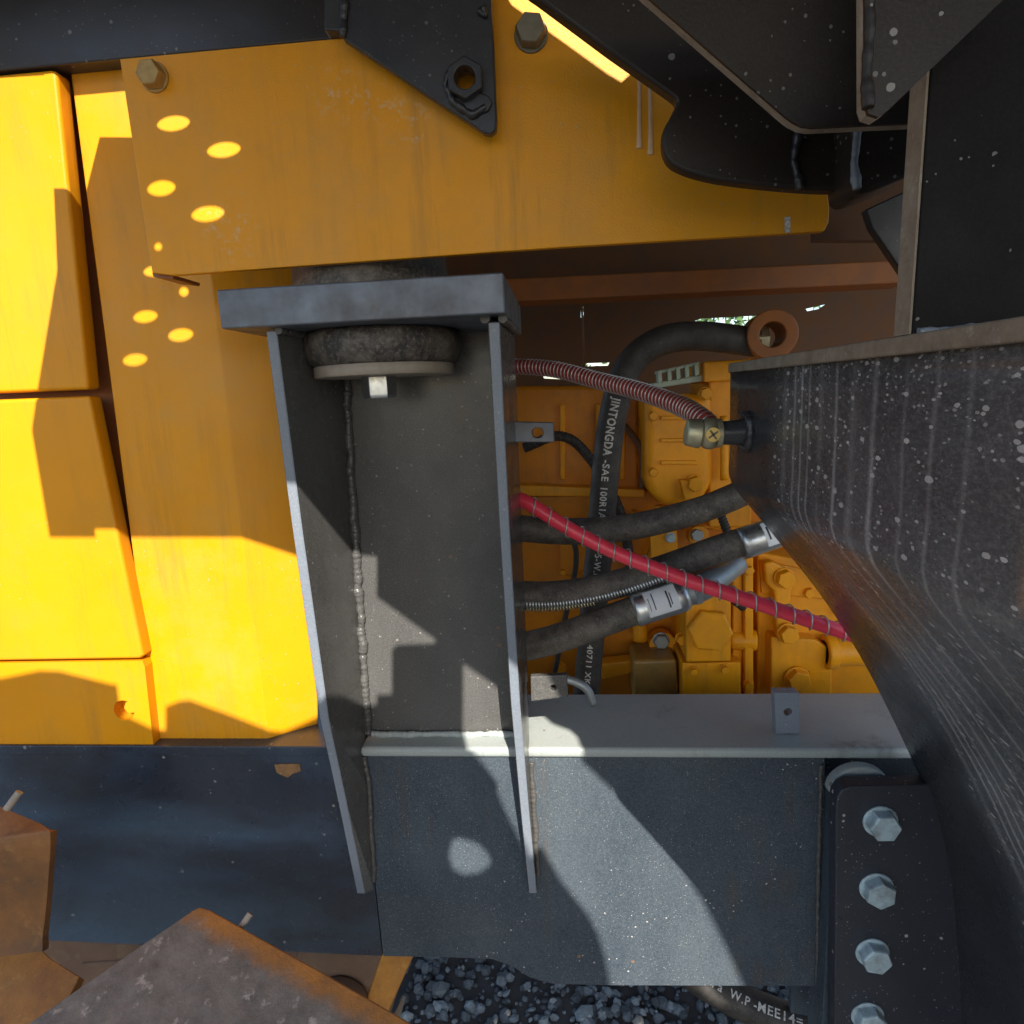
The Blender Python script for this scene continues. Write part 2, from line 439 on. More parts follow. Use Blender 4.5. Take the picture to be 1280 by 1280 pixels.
def print_mat():
    m, nt, b = new_mat('worn_white_print'); k = NB(nt)
    c = k.mix(k.ramp(k.noise(300, 5, .8), [(.42, 0), (.66, 1)]), (.72, .71, .67), (.16, .15, .14))
    k.l(c, b.inputs['Base Color']); b.inputs['Roughness'].default_value = .65; return m
M['white_print'] = print_mat()
M['label'] = simple('paper_label', (.78, .80, .82), .5, 40, .1, .05)
M['ink'] = simple('label_ink', (.05, .05, .07), .5, 40, .1, .05)
M['rust_top'] = rust('worn_track_steel', (.17, .135, .105), (.10, .075, .055), (.34, .30, .26), 16, .55)
M['rust_side'] = rust('fresh_rust', (.42, .18, .025), (.24, .095, .02), (.46, .24, .05), 12, .55)
M['rust_lip'] = rust('worn_lip_steel', (.26, .17, .10), (.17, .10, .05), (.36, .27, .19), 20, .6)
M['rust_wall'] = rust('deep_rust', (.25, .10, .022), (.12, .055, .02), (.32, .15, .04), 10, .6)
M['rust_brown'] = rust('brown_rust', (.13, .075, .045), (.09, .05, .03), (.2, .13, .08), 12, .7)
M['gravel'] = None
M['chip'] = rust('rust_chip', (.30, .15, .05), (.14, .07, .03), (.5, .36, .2), 60)
M['drip'] = simple('milky_drip', (.75, .50, .30), .3, 60, .2, .1)
M['leaf'] = simple('leaf', (.06, .13, .025), .6, 20, .5)

def rubber_mat():
    m, nt, b = new_mat('mount_rubber'); k = NB(nt)
    n = k.noise(190, 5, .7)
    c = k.mix(k.ramp(k.noise(30, 6, .7), [(.4, 0), (.7, 1)]), (.03, .027, .025), (.17, .145, .12))
    c = k.mix(k.ramp(n, [(.5, 0), (.7, .7)]), c, (.26, .22, .18))
    k.l(c, b.inputs['Base Color']); b.inputs['Roughness'].default_value = .5
    k.l(k.bump(n, .55, .0025), b.inputs['Normal']); return m
M['mount_rubber'] = rubber_mat()
def shell_mat():
    m, nt, b = new_mat('splashed_black_paint'); k = NB(nt)
    dust = k.ramp(k.noise(4, 5, .6), [(.35, .10), (.75, .38)])
    fine = k.math('MULTIPLY', k.ramp(k.noise(420, 4, .8, k.map((1, .5, 1))), [(.45, 0), (.75, 1)]), .30)
    d = k.math('ADD', dust, fine)
    SY = k.n('SeparateXYZ'); k.l(k.co, SY.inputs[0])
    zone = k.ramp(k.math('ADD', SY.outputs[1], k.math('MULTIPLY', k.math('SUBTRACT', k.noise(12, 4), .5), .06)), [(.66, 1), (.76, .22)])
    d = k.math('MULTIPLY', d, zone)
    # scuff lines running down the rolled sheet, at a few fixed depths
    sx = k.n('SeparateXYZ'); k.l(k.co, sx.inputs[0])
    yy = k.math('ADD', sx.outputs[1], k.math('MULTIPLY', k.math('SUBTRACT', k.noise(9, 3, .6), .5), .012))
    lines = None
    for y0, wd, am in ((.70, .010, .35), (.672, .005, .8), (.652, .004, 1.), (.632, .0035, .9), (.605, .008, .45), (.572, .0045, 1.), (.54, .010, .35), (.505, .006, .8), (.46, .004, .35), (.425, .004, .5), (.39, .004, .3)):
        e = k.math('MULTIPLY', k.math('MAXIMUM', k.math('SUBTRACT', 1.0, k.math('DIVIDE', k.math('ABSOLUTE', k.math('SUBTRACT', yy, y0)), wd)), 0), am)
        lines = e if lines is None else k.math('ADD', lines, e)
    mask = k.ramp(k.noise(4, 6, .7), [(.34, .12), (.6, 1)])
    d = k.math('ADD', d, k.math('MULTIPLY', k.math('MULTIPLY', lines, mask), .9))
    c = k.mix(k.math('MINIMUM', d, .9), (.017, .018, .022), (.44, .42, .41))
    mv = k.map((1, .5, 1)); s1 = k.specks(110, .40, .40, .66, 4, mv); s2 = k.specks(170, .55, .25, .55, 7, mv); s3 = k.specks(380, .6, .2, .5, 8, mv)
    s = k.math('MINIMUM', k.math('ADD', k.math('ADD', s1, k.math('MULTIPLY', s2, .8)), k.math('MULTIPLY', s3, .5)), 1)
    s = k.math('MULTIPLY', s, k.math('GREATER_THAN', k.math('ADD', zone, k.math('MULTIPLY', k.noise(900, 1), .6)), .75))
    c = k.mix(s, c, (.60, .57, .54)); k.l(c, b.inputs['Base Color'])
    k.l(k.ramp(k.noise(12, 6, .7), [(.3, .18), (.8, .42)]), b.inputs['Roughness'])
    k.l(k.bump(k.noise(350, 3, .6), .25, .0006, k.bump(k.noise(7, 3), .2, .005)), b.inputs['Normal']); return m
M['shell'] = shell_mat()
def gravel_mat():
    m, nt, b = new_mat('crushed_stone'); k = NB(nt)
    oi = k.n('Attribute', attribute_name='tone')
    c = k.ramp(oi.outputs['Fac'], [(0, (.05, .065, .08)), (.55, (.16, .20, .235)), (.85, (.27, .33, .37)), (1, (.5, .46, .40))])
    c = k.mix(k.ramp(k.noise(120, 5, .7), [(.35, 0), (.7, .5)]), c, (.05, .055, .06))
    k.l(c, b.inputs['Base Color']); b.inputs['Roughness'].default_value = .75
    k.l(k.bump(k.noise(300, 4), .4, .002), b.inputs['Normal']); return m
M['gravel'] = gravel_mat()
M['ground'] = simple('gravel_ground', (.065, .068, .07), .9, 30, .5, .8)

# ------------------------------------------------------------------ depths (metres in front of the camera)
Y_PLATE, Y_PANEL, Y_DOOR, Y_BOX, Y_BAR = .80, .985, .960, .965, .957
Y_WEB, Y_LEDGE, Y_FACE, Y_SHELL = 1.0, .955, .965, .93
Z_LEDGE = P(560, 935.5, Y_LEDGE).z
H_GOBO = CAM_H + .62

# ------------------------------------------------------------------ ground
g = bpy.data.meshes.new('ground'); g.from_pydata([(-60, -60, 0), (60, -60, 0), (60, 60, 0), (-60, 60, 0)], [], [(0, 1, 2, 3)])
go = finish('ground', g, M['ground']); go['kind'] = 'structure'; go['label'] = 'dark crushed stone ground under the machine'
def gravel():
    protos = []
    for i in range(14):
        bm = bmesh.new(); bmesh.ops.create_icosphere(bm, subdivisions=1 if i else 2, radius=1)
        sx, sy, sz = random.uniform(.7, 1.2), random.uniform(.6, 1.1), random.uniform(.5, .85)
        for v in bm.verts:
            v.co *= 1 + random.uniform(-.24, .2); v.co = Vector((v.co.x * sx, v.co.y * sy, v.co.z * sz))
        bm.verts.ensure_lookup_table()
        protos.append(([v.co.copy() for v in bm.verts], [tuple(v.index for v in f.verts) for f in bm.faces])); bm.free()
    V, F, tones = [], [], []
    def put(x, y, s, z):
        pv, pf = random.choice(protos); b0 = len(V)
        rot = Matrix.Rotation(random.random() * 6.28, 3, 'Z') @ Matrix.Rotation(random.uniform(-.6, .6), 3, 'X')
        c = Vector((x, y, z)); V.extend([c + rot @ (p * s) for p in pv])
        t = random.random() ** 1.3 * .86 if random.random() > .02 else 1.0
        for f in pf: F.append(tuple(i + b0 for i in f)); tones.append(t)
    for _ in range(9000):
        s = .005 + .011 * random.random() ** 2
        put(random.uniform(-.75, 1.15), random.uniform(1.0, 2.3), s, random.uniform(-.002, .010))
    for _ in range(260):
        s = random.uniform(.014, .026); put(random.uniform(-.75, 1.15), random.uniform(1.0, 2.3), s, .008)
    for _ in range(3000):
        put(random.uniform(-1.6, 1.6), random.uniform(-2.2, 1.0), .006 + .016 * random.random() ** 2, .003)
    me = bpy.data.meshes.new('gravel'); me.from_pydata([tuple(v) for v in V], [], F)
    at = me.attributes.new('tone', 'FLOAT', 'FACE'); at.data.foreach_set('value', tones)
    o = finish('gravel', me, M['gravel']); o['kind'] = 'stuff'; o['label'] = 'loose bluish grey crushed stone beneath the chassis'; o['category'] = 'gravel'
gravel()

# ------------------------------------------------------------------ yellow doors, cover box, side panel
def sheet_door(name, label, pts, Y, depth, mat):
    return tag(prism(name, PL(pts, Y), (0, depth, 0), mat, None, .006, 3), label, 'door')
sheet_door('engine_door', 'upper yellow engine door under the black bar at the left edge', [(-90, 101), (67, 86), (70, 92), (110, 487), (-90, 495)], Y_DOOR, .03, M['yellow'])
sheet_door('engine_door', 'lower yellow engine door with a shaded upper right corner', [(-90, 503), (111, 495), (178, 819), (176, 824), (-90, 828)], Y_DOOR, .03, M['yellow'])
t = thing('cover_box', 'low yellow cover with one recessed bolt below the lower door', 'cover', P(80, 940, Y_BOX))
hc = P(155, 888, Y_BOX)
circ = lambda c, r, n=24, a0=0: [c + Vector((math.cos(2 * math.pi * k / n + a0) * r, 0, math.sin(2 * math.pi * k / n + a0) * r)) for k in range(n)]
prism('cover_sheet', PL([(-90, 830), (178, 826), (181, 834), (192, 934), (188, 939), (-90, 944)], Y_BOX), (0, .022, 0), M['yellow'], t, 0, 3, holes=[circ(hc, .019)])
box('backing', (hc.x - .05, Y_BOX + .0225, hc.z - .05), (hc.x + .06, Y_BOX + .028, hc.z + .05), M['yellow'], t)
hexbolt(t, hc + Vector((.004, .021, 0)), (0, -1, 0), .021, .012, M['yellow'], False, .3)
# dark liner behind the door gaps
pa = [P(-100, 20, 1.03), P(150, 20, 1.03), P(210, 950, 1.03), P(-100, 950, 1.03)]
tag(prism('door_jamb', pa, (0, .02, 0), M['cavity'], None), 'brown steel jamb seen in the gaps around the yellow doors', 'jamb')
# side panel: two flat faces folded at a crease
t = thing('yellow_cowl', 'tall folded yellow side panel standing behind the steel bracket', 'cowl', P(260, 940, Y_PANEL))
A = PL([(80, 30), (245, 30), (262, 335), (302, 672), (338, 944), (198, 943)], Y_PANEL)
B1 = [A[1], A[2], A[3], A[4]]
B2 = [P(x, y, Y_PANEL + .05) for x, y in ((330, 30), (372, 335), (395, 672), (398, 922))]
V = A + B2; F = [(5, 4, 3, 2, 1, 0), (1, 2, 7, 6), (2, 3, 8, 7), (3, 4, 9, 8)]
o = finish('panel_sheet', mesh('panel_sheet', V, F), M['yellow_dusty'], t)
so = o.modifiers.new('sol', 'SOLIDIFY'); so.thickness = .006; so.offset = -1 if o.data.polygons[0].normal.y < 0 else 1
bv = o.modifiers.new('bev', 'BEVEL'); bv.width = .010; bv.segments = 4; bv.limit_method = 'ANGLE'; bv.angle_limit = R(12)
o.data.polygons.foreach_set('use_smooth', [True] * len(o.data.polygons)); o.modifiers.new('wn', 'WEIGHTED_NORMAL')

# ------------------------------------------------------------------ black bar and nut bracket (top left)
tag(prism('side_bar', PL([(-120, 99), (432, 47.5), (432, -60), (-120, -60)], Y_BAR), (0, .03, 0), M['black'], None, .003),
    'long black painted bar across the top left corner', 'bar')
t = thing('nut_bracket', 'pointed glossy black bracket with a welded nut before the yellow plate', 'bracket', P(520, 60, .77))
nc = P(583, 103, .77)
prism('bracket_plate', PL([(428, 48), (596, 160), (604, 166), (613, 168), (620, 162), (621, 150), (612, -60), (428, -60)], .77), (0, .012, 0), M['black_gloss'], t, .002, 2, holes=[circ(nc, .0115)])
u6 = [nc + Vector((math.cos(math.pi / 3 * k + .5) * .0215, -.013, math.sin(math.pi / 3 * k + .5) * .0215)) for k in range(6)]
prism('nut', u6, (0, .0135, 0), M['black_gloss'], t, .0015, 2, holes=[circ(nc + Vector((0, -.013, 0)), .0115)])
nd = P(598, 131, .77)
prism('welded_stub', [nd + Vector((math.cos(a) * .016, -.004, math.sin(a) * .011)) for a in [i * math.pi / 4 for i in range(8)]], (0, .0045, 0), M['black_gloss'], t, .0015)
weld('weld_bead', PL([(566, 84), (557, 106), (566, 128), (590, 144), (608, 134)], .767), .0042, M['black_gloss'], t)
weld('weld_bead', PL([(432, -30), (431, 10), (428, 46)], .768), .0045, M['black_gloss'], t)
weld('weld_bead', PL([(598, 14), (606, 20), (604, 10)], .767), .004, M['black_gloss'], t)
prism('arm', PL([(405, 38), (440, 38), (440, -60), (405, -60)], .783), (0, .16, 0), M['black'], t, .002)

# ------------------------------------------------------------------ yellow mounting plate
t = thing('mounting_plate', 'wide yellow steel plate with two bolts hanging above the rubber mount', 'plate', P(600, 320, Y_PLATE))
prism('plate_sheet', PL([(149.5, 73.5), (432, 47), (432, -50), (900, -50), (1010, 150), (1034, 236), (1037, 260), (1036, 278), (1030, 289), (700, 309), (216, 344), (190, 341)], Y_PLATE), (0, .010, 0), M['yellow_plate'], t, .0012)
hexbolt(t, P(194, 97, Y_PLATE), (-.0, -1, 0), .027, .014, M['bolt_rust'], True, .25)
hexbolt(t, P(664, 44, Y_PLATE), (0, -1, 0), .030, .016, M['bolt_dark'], True, .1)
for q in ([(799, 96), (799, 150), (799, 186)], [(812, 98), (813, 155), (813, 194)]):
    pth = catmull(PL(q, Y_PLATE - .0002), 10)
    tube('paint_drip', pth, lambda i: .0022 + .0016 * (i / 20) ** 3, M['drip'], t, 10)
prism('chalk_mark', PL([(981, 271), (988, 271), (988, 290.5), (981, 291)], Y_PLATE - .0006), (0, .0005, 0), M['white_print'], t)
# bent lip at the lower left corner
prism('corner_lip', [P(190, 341, Y_PLATE + .0105), P(217, 344, Y_PLATE + .0105), P(216, 348.5, Y_PLATE + .0105), P(192, 346, Y_PLATE + .0105)], (0, .06, 0), M['cavity'], t)

# ------------------------------------------------------------------ mount bracket (channel of welded plates)
t = thing('mount_bracket', 'tall dusty black welded channel bracket with thick steel top plate', 'bracket', P(555, 930, Y_WEB))
FL_F = [(332, 414, .80), (365, 660, .83), (400, 900, .868), (424, 1010, .91), (446, 1117, .955)]        # left flange, front outer edge (px, px, depth)
FL_B = [(425, 414), (440, 660), (459, 905)]
def flange(front, side, base_pts, tip, mat, medge):
    fo = [P(*p) for p in front]
    base = base_pts
    V, F = [], []
    th = Vector((side * .014, 0, 0))
    inner = [p + th for p in fo]
    n = len(fo)
    bo = [b - th for b in base]
    V = fo + inner + base + bo          # fo 0..n, inner n..2n, base(inner side) , bo(outer side)
    for i in range(n - 1):
        F += [(i, i + 1, n + i + 1, n + i), (n + i, n + i + 1, 2 * n + i + 1, 2 * n + i), (i + 1, i, 3 * n + i, 3 * n + i + 1), (2 * n + i, 2 * n + i + 1, 3 * n + i + 1, 3 * n + i)]
    F += [(0, n, 2 * n, 3 * n), (n - 1, 4 * n - 1, 3 * n - 1, 2 * n - 1)]
    me = mesh('flange', V, F); me.materials.append(mat); me.materials.append(medge)
    o = finish('flange', me, None, t, False)
    for p in me.polygons:
        vs_ = list(p.vertices)
        if all(v < 2 * n for v in vs_): p.material_index = 1
    o.modifiers.new('b', 'BEVEL').width = .0012
    return fo, inner
xb = P(441, 660, Y_WEB).x
lb = [Vector((P(427, 414, Y_WEB).x, Y_WEB, P(*FL_F[0]).z)), Vector((P(442, 660, Y_WEB).x, Y_WEB, P(*FL_F[1]).z)), Vector((P(458, 905, Y_WEB).x, Y_WEB, P(*FL_F[2]).z)),
      Vector((P(463, 1010, Y_FACE).x, Y_FACE, P(*FL_F[3]).z)), Vector((P(468, 1110, Y_FACE).x, Y_FACE, P(*FL_F[4]).z))]
LFO, LFI = flange(FL_F, 1, lb, None, M['bracket'], M['bracket_edge'])
FR_F = [(624, 402, .80), (637, 660, .83), (650, 880, .868), (661, 1010, .91), (671, 1117, .955)]
xr = P(640, 660, .83).x
rb = [Vector((P(*p).x + (.004 if i < 3 else 0), Y_WEB if i < 3 else Y_FACE, P(*p).z)) - Vector((.014, 0, 0)) for i, p in enumerate(FR_F)]
RFO, RFI = flange(FR_F, -1, rb, None, M['bracket'], M['bracket_edge'])
zt = P(400, 400, .79).z
web = [Vector((lb[0].x - .02, Y_WEB, zt)), Vector((rb[0].x + .005, Y_WEB, zt)), Vector((rb[2].x + .008, Y_WEB, Z_LEDGE + .001)), Vector((lb[2].x - .018, Y_WEB, Z_LEDGE + .001))]
prism('web', web, (0, .014, 0), M['bracket'], t)
weld('weld_bead', [lb[0] + Vector((.004, -.004, 0)), lb[1] + Vector((.004, -.004, 0)), Vector((lb[2].x + .004, Y_WEB - .004, Z_LEDGE + .004))], .0075, M['bracket'], t)
weld('weld_bead', [Vector((lb[2].x + .004, Y_FACE - .002, Z_LEDGE - .02)), lb[3] + Vector((.003, -.003, 0)), lb[4] + Vector((.002, -.002, .02))], .005, M['weld'], t)
weld('weld_bead', [RFO[2] * .0 + Vector((rb[2].x + .017, Y_FACE - .001, Z_LEDGE - .03)), Vector((rb[3].x + .018, Y_FACE - .001, rb[3].z)), Vector((rb[4].x + .017, Y_FACE - .001, rb[4].z + .03))], .005, M['weld'], t)
weld('weld_bead', [Vector((lb[2].x + .01, Y_WEB - .006, Z_LEDGE + .003)), Vector((rb[2].x - .0, Y_WEB - .006, Z_LEDGE + .003))], .006, M['ledge'], t)
# top plate with clipped corner
fa, fb, fc_, fd = P(270, 363, .78), P(629, 339, .78), P(629, 391, .78), P(273, 412, .78)
zT = (fa.z + fb.z) / 2; zB = (fc_.z + fd.z) / 2
xl, xr_ = fa.x, fb.x
top = [(xl, .78, zT), (xr_, .78, zT), (xr_, 1.085, zT), (xr_ - .03, 1.11, zT), (xl + .02, 1.11, zT), (xl, 1.09, zT)]
prism('top_plate', [(x, y, zB) for x, y, z in top], (0, 0, zT - zB), M['plate_grey'], t, .0025)
weld('weld_bead', [Vector((LFI[0].x + .002, .80, zB - .003)), Vector((lb[0].x + .003, .99, zB - .003))], .006, M['weld'], t)
weld('weld_bead', [Vector((RFI[0].x - .003, .805, zB - .003)), Vector((rb[0].x - .002, .99, zB - .003))], .006, M['weld'], t)
weld('weld_bead', [Vector((RFO[0].x + .003, .805, zB - .003)), Vector((rb[0].x + .018, .99, zB - .003))], .006, M['weld'], t)
def tab(name, pts, Y, th, hole, parent, mat, hr=.006):
    prism(name, PL(pts, Y), (0, th, 0), mat, parent, .0015, 2, holes=[circ(P(*hole, Y), hr, 14)])
tab('tab', [(640, 527), (692, 528), (693, 553), (640, 553)], .96, .012, (672, 541), t, M['plate_grey'], .008)
tab('tab', [(663, 846), (709, 844), (710, 871), (664, 877)], .93, .012, (692, 860), t, M['bracket'], .005)

# ------------------------------------------------------------------ rubber mount
mc = P(479, 430, .925)
t = thing('rubber_mount', 'round grimy rubber mount clamped to the bracket top plate', 'mount', Vector((mc.x, .925, zB)))
def lathe(name, c, prof, mat, parent, segs=56, jit=0.0):
    V, F = [], []
    for r, z in prof:
        for k in range(segs):
            a = 2 * math.pi * k / segs
            V.append(Vector((c.x + math.cos(a) * r, c.y + math.sin(a) * r, z)))
    n = len(prof)
    for j in range(n - 1):
        for k in range(segs): F.append((j * segs + k, j * segs + (k + 1) % segs, (j + 1) * segs + (k + 1) % segs, (j + 1) * segs + k))
    F += [tuple(range(segs)), tuple((n - 1) * segs + k for k in range(segs))]
    o = finish(name, mesh(name, V, F), mat, parent, True)
    if jit:
        for v in o.data.vertices:
            v.co += Vector((noise.noise(v.co * 60), noise.noise(v.co * 60 + Vector((5, 5, 5))), noise.noise(v.co * 60 + Vector((9, 1, 3))))) * jit
    for p in o.data.polygons:
        if len(p.vertices) > 4: p.use_smooth = False
    return o
zc = P(470, 452, .815).z
lathe('lower_cushion', mc, [(.104, zB), (.110, zB - .006), (.112, zB - .02), (.110, zc + .016), (.104, zc + .004), (.098, zc)], M['mount_rubber'], t, 72, .0006)
zw = zc - .0155
lathe('clamp_washer', mc, [(.098, zc), (.1, zc - .001), (.1, zw + .001), (.098, zw)], M['washer'], t)
hexbolt(t, Vector((mc.x - .004, .9, zw)), (0, 0, -1), .043, .031, M['steel'], False, .55)
mu = P(463, 335, .925)
lathe('upper_cushion', mu, [(.112, zT), (.114, zT + .004), (.108, zT + .02), (.106, zT + .05), (.10, zT + .12)], M['mount_rubber'], t, 72, .0005)

# ------------------------------------------------------------------ chassis beam
t = thing('chassis_beam', 'long dark chassis beam with a dusty top ledge below the engine', 'beam', P(600, 1200, Y_FACE))
xa, xz = -1.25, P(1140, 945, Y_LEDGE).x
zl0 = Z_LEDGE - .018
prism('top_ledge', [(xa, Y_LEDGE + .004, zl0), (lb[2].x - .001, Y_LEDGE + .004, zl0), (lb[2].x - .001, 1.15, zl0), (xa, 1.15, zl0)], (0, 0, .018), M['frame_left'], t, .002)
prism('top_ledge', [(lb[2].x, Y_LEDGE, zl0), (xz + .05, Y_LEDGE, zl0), (xz + .05, 1.15, zl0), (lb[2].x, 1.15, zl0)], (0, 0, .018), M['ledge'], t, .007, 4)
xm = P(456, 1000, Y_FACE).x
zf = zl0 - .0005
fl = [Vector((xa, Y_FACE, zf)), Vector((xm, Y_FACE, zf))] + PL([(478, 1195), (50, 1175), (-80, 1168)], Y_FACE)
prism('outer_face', fl, (0, .03, 0), M['frame_left'], t)
fr = [Vector((xm + .0005, Y_FACE, zf)), Vector((P(1031, 952, Y_FACE).x, Y_FACE, zf))] + PL([(1031, 1233), (760, 1232), (690, 1230), (662, 1222), (640, 1208), (615, 1199), (560, 1197), (479, 1195.5)], Y_FACE)
prism('outer_face', fr, (0, .03, 0), M['frame'], t, .0012)
weld('weld_bead', PL([(1026, 955), (1023, 1100), (1021, 1230)], Y_FACE - .001), .004, M['weld'], t)
box('end_column', (P(1031, 1000, Y_FACE).x, .93, P(1031, 1320, .93).z), (P(1100, 1000, Y_FACE).x, .99, P(1050, 985, .93).z), M['frame'], t)
prism('tab', PL([(968, 866), (999, 866), (1000, 917), (970, 918)], 1.0), (0, .02, 0), M['bracket_edge'], t, .0015, 2, holes=[circ(P(985, 890, 1.0), .0065, 14)])
tab_c = P(985, 890, 1.018); 
box('inner_web', (P(1000, 1000, 1.05).x, 1.05, .1), (xz + .3, 1.065, zl0 - .001), M['frame'], t)  # added dark plate that hides bright ground in the gap
# rust chip on the left face
ch = [(343, 956), (352, 955), (375, 955), (376, 964), (366, 967), (360, 972), (352, 969), (346, 966)]
prism('rust_chip', PL(ch, Y_FACE - .0015), (0, .002, 0), M['chip'], t)
# rounded boss behind the bolted plate
bc = P(1076, 992, .935); 
prism('boss', [bc + Vector((math.cos(a) * .049, 0, math.sin(a) * .045)) for a in [math.pi * i / 18 for i in range(19)]], (0, .02, 0), M['ledge'], t, .004, 3)

# ------------------------------------------------------------------ curved front shell with flange, upright and bolted plate
t = thing('front_frame', 'splashed black curved steel front frame at the right edge', 'frame', P(1200, 1280, .7))
prof = [(912, 462), (911, 560), (910, 586), (912, 598), (920, 613), (955, 655), (985, 692), (1018, 734), (1050, 780), (1080, 830), (1105, 878), (1130, 930), (1152, 980), (1166, 1035), (1176, 1090), (1182, 1150), (1186, 1210), (1189, 1290), (1190, 1400)]
pb = catmull([P(x, y, Y_SHELL) for x, y in prof], 4)
Y_END = .29
V, F = [], []; n = len(pb)
ys = [Y_SHELL, Y_SHELL - .004] + [Y_SHELL + (Y_END - Y_SHELL) * i / 12 for i in range(1, 13)]
for j, yy in enumerate(ys):
    for i, p in enumerate(pb):
        off = .002 if j == 0 else 0
        V.append(Vector((p.x + off, yy, p.z)))
for j in range(len(ys) - 1):
    for i in range(n - 1): F.append((j * n + i, j * n + i + 1, (j + 1) * n + i + 1, (j + 1) * n + i))
me = mesh('rolled_sheet', V, F)
o = finish('rolled_sheet', me, M['shell'], t, True)
so = o.modifiers.new('s', 'SOLIDIFY'); so.thickness = .011
so.offset = -1 if sum(p.normal.x for p in me.polygons) < 0 else 1
zfl = P(1200, 438, 0.5).z
xs = pb[0].x
zf0 = PX(1280, 428, xs).z; zf1 = zf0 + .0125
prism('flange_plate', [(xs - .008, .29, zf0), (xs + .3, .29, zf0), (xs + .3, .935, zf0), (xs + .012, .935, zf0), (xs - .003, .925, zf0), (xs - .008, .90, zf0)], (0, 0, zf1 - zf0), M['cut_edge'], t, .002)
yu = xs / ((ray(1153, 408)).x / ray(1153, 408).y)
up0 = Vector((xs - .006, yu, zf1)); 
prism('upright_plate', [(xs - .006, yu, zf1 - .001), (xs + .35, yu, zf1 - .001), (xs + .35, yu, CAM_H + .5), (xs - .006, yu, CAM_H + .5)], (0, .021, 0), M['upright'], t, .0015)
prism('upright_edge', [(xs - .0062, yu + .001, zf1), (xs - .0062, yu + .020, zf1), (xs - .0062, yu + .020, CAM_H + .5), (xs - .0062, yu + .001, CAM_H + .5)], (-.0015, 0, 0), M['cut_edge'], t)
weld('weld_bead', [Vector((xs - .003, yu - .002, zf1 + .001)), Vector((xs + .3, yu - .002, zf1 + .001))], .0035, M['bracket_edge'], t)
# bolted plate
YB = .90
bp = PL([(1043, 1330), (1045, 1008), (1047, 996), (1053, 987), (1064, 983), (1300, 979), (1300, 1330)], YB)
prism('bolted_plate', bp, (0, .028, 0), M['boltp'], t, .003, 3)
for (bx, by, ro) in ((1103, 1028, .3), (1098, 1111, .75), (1093, 1192, .1), (1087, 1271, .5)):
    hexbolt(t, P(bx - 3, by - 2, YB), (0, -1, 0), .041, .019, M['zinc'], True, ro)
# boss for the ball stud
sy, sz = .835, P(926, 540, .84).z
cyl('stud_boss', Vector((xs + .003, sy, sz)), (-1, 0, 0), .017, .036, M['shell'], t, 28, r2=.015)
weld('weld_bead', [Vector((xs - .002, sy + .022 * math.cos(a), sz + .022 * math.sin(a))) for a in [i * math.pi / 5 for i in range(11)]], .006, M['shell'], t)
# ------------------------------------------------------------------ hanging plates (top right)
t = thing('hanging_bracket', 'dark V shaped hanging plates with raw cut edges at top right', 'bracket', P(1050, 60, .5))
pA = PL([(745, -60), (982, 146), (990, 152), (1002, 158), (1015, 160), (1160, 153), (1160, -60)], .56)
prism('rear_plate', pA, (0, .003, 0), M['hang'], t)
prism('cut_edge', [p + Vector((0, .0031, 0)) for p in pA], (0, .009, 0), M['cut_edge'], t)
pB = PL([(1082, -60), (1082, 130), (1086, 142), (1098, 146), (1110, 138), (1268, -14), (1300, -60)], .405)
prism('front_plate', pB, (0, .003, 0), M['hang'], t)
prism('cut_edge', [p + Vector((0, .0031, 0)) for p in pB], (0, .008, 0), M['cut_edge'], t)
weld('weld_bead', PL([(1087, -30), (1085, 60), (1084, 136)], .404), .0032, M['hang'], t)
t = thing('curved_guard', 'black curved guard with a hooked corner hanging before the yellow plate', 'guard', P(950, 230, .68))
gp = catmull(PL([(838, 118), (846, 127), (838, 145), (829, 165), (831, 192), (848, 210), (900, 225), (1000, 236), (1066, 238)], .68), 4)
gp = [P(790, -14, .68), P(655, -14, .68), P(670, -4, .68), P(760, 63, .68)] + gp + [P(1066, 140, .68), P(1000, 140, .68), P(975, 126, .68)]
prism('guard_sheet', gp, (0, .018, 0), M['hang'], t, .005, 4)
prism('guard_lug', PL([(1066, 130), (1067, 236), (1076, 241), (1090, 239), (1142, 218), (1150, 130)], .64), (0, .06, 0), M['hang'], t, .005, 3)
weld('weld_bead', PL([(1000, 165), (993, 200), (1001, 235)], .677), .005, M['black_gloss'], t)
weld('weld_bead', PL([(1075, 160), (1068, 205), (1070, 238)], .637), .004, M['bracket_edge'], t)

# ------------------------------------------------------------------ engine bay
def slot(pts, Y): return PL(pts, Y)
t = thing('far_side_cover', 'dark far side cover with slots glimpsed behind the engine', 'cover', P(800, 800, 1.95))
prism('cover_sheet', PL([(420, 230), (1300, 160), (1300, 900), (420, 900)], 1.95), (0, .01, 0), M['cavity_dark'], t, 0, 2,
      holes=[slot([(862, 404), (876, 398), (950, 394), (950, 412), (900, 411)], 1.95), slot([(676, 463), (712, 466), (700, 474), (680, 473)], 1.95),
             slot([(732, 454), (762, 453), (760, 457), (732, 458)], 1.95), slot([(726, 383), (729.5, 383), (729.5, 397), (726, 397)], 1.95), slot([(1007, 386), (1033, 380), (1024, 386), (1009, 389)], 1.95)])
tag(prism('cross_beam', PL([(560, 352), (1140, 324), (1140, 353), (560, 381)], 1.28), (0, .08, 0), M['cavity'], None, .003), 'brown orange cross beam under the yellow plate', 'beam')
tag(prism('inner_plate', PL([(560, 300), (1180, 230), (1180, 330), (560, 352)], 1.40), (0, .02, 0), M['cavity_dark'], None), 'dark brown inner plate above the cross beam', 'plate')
tag(prism('corner_gusset', PL([(1020, 225), (1150, 215), (1150, 300), (1020, 300)], 1.0), (0, .02, 0), M['cavity_dark'], None), 'brown gusset right of the torn plate corner', 'gusset')
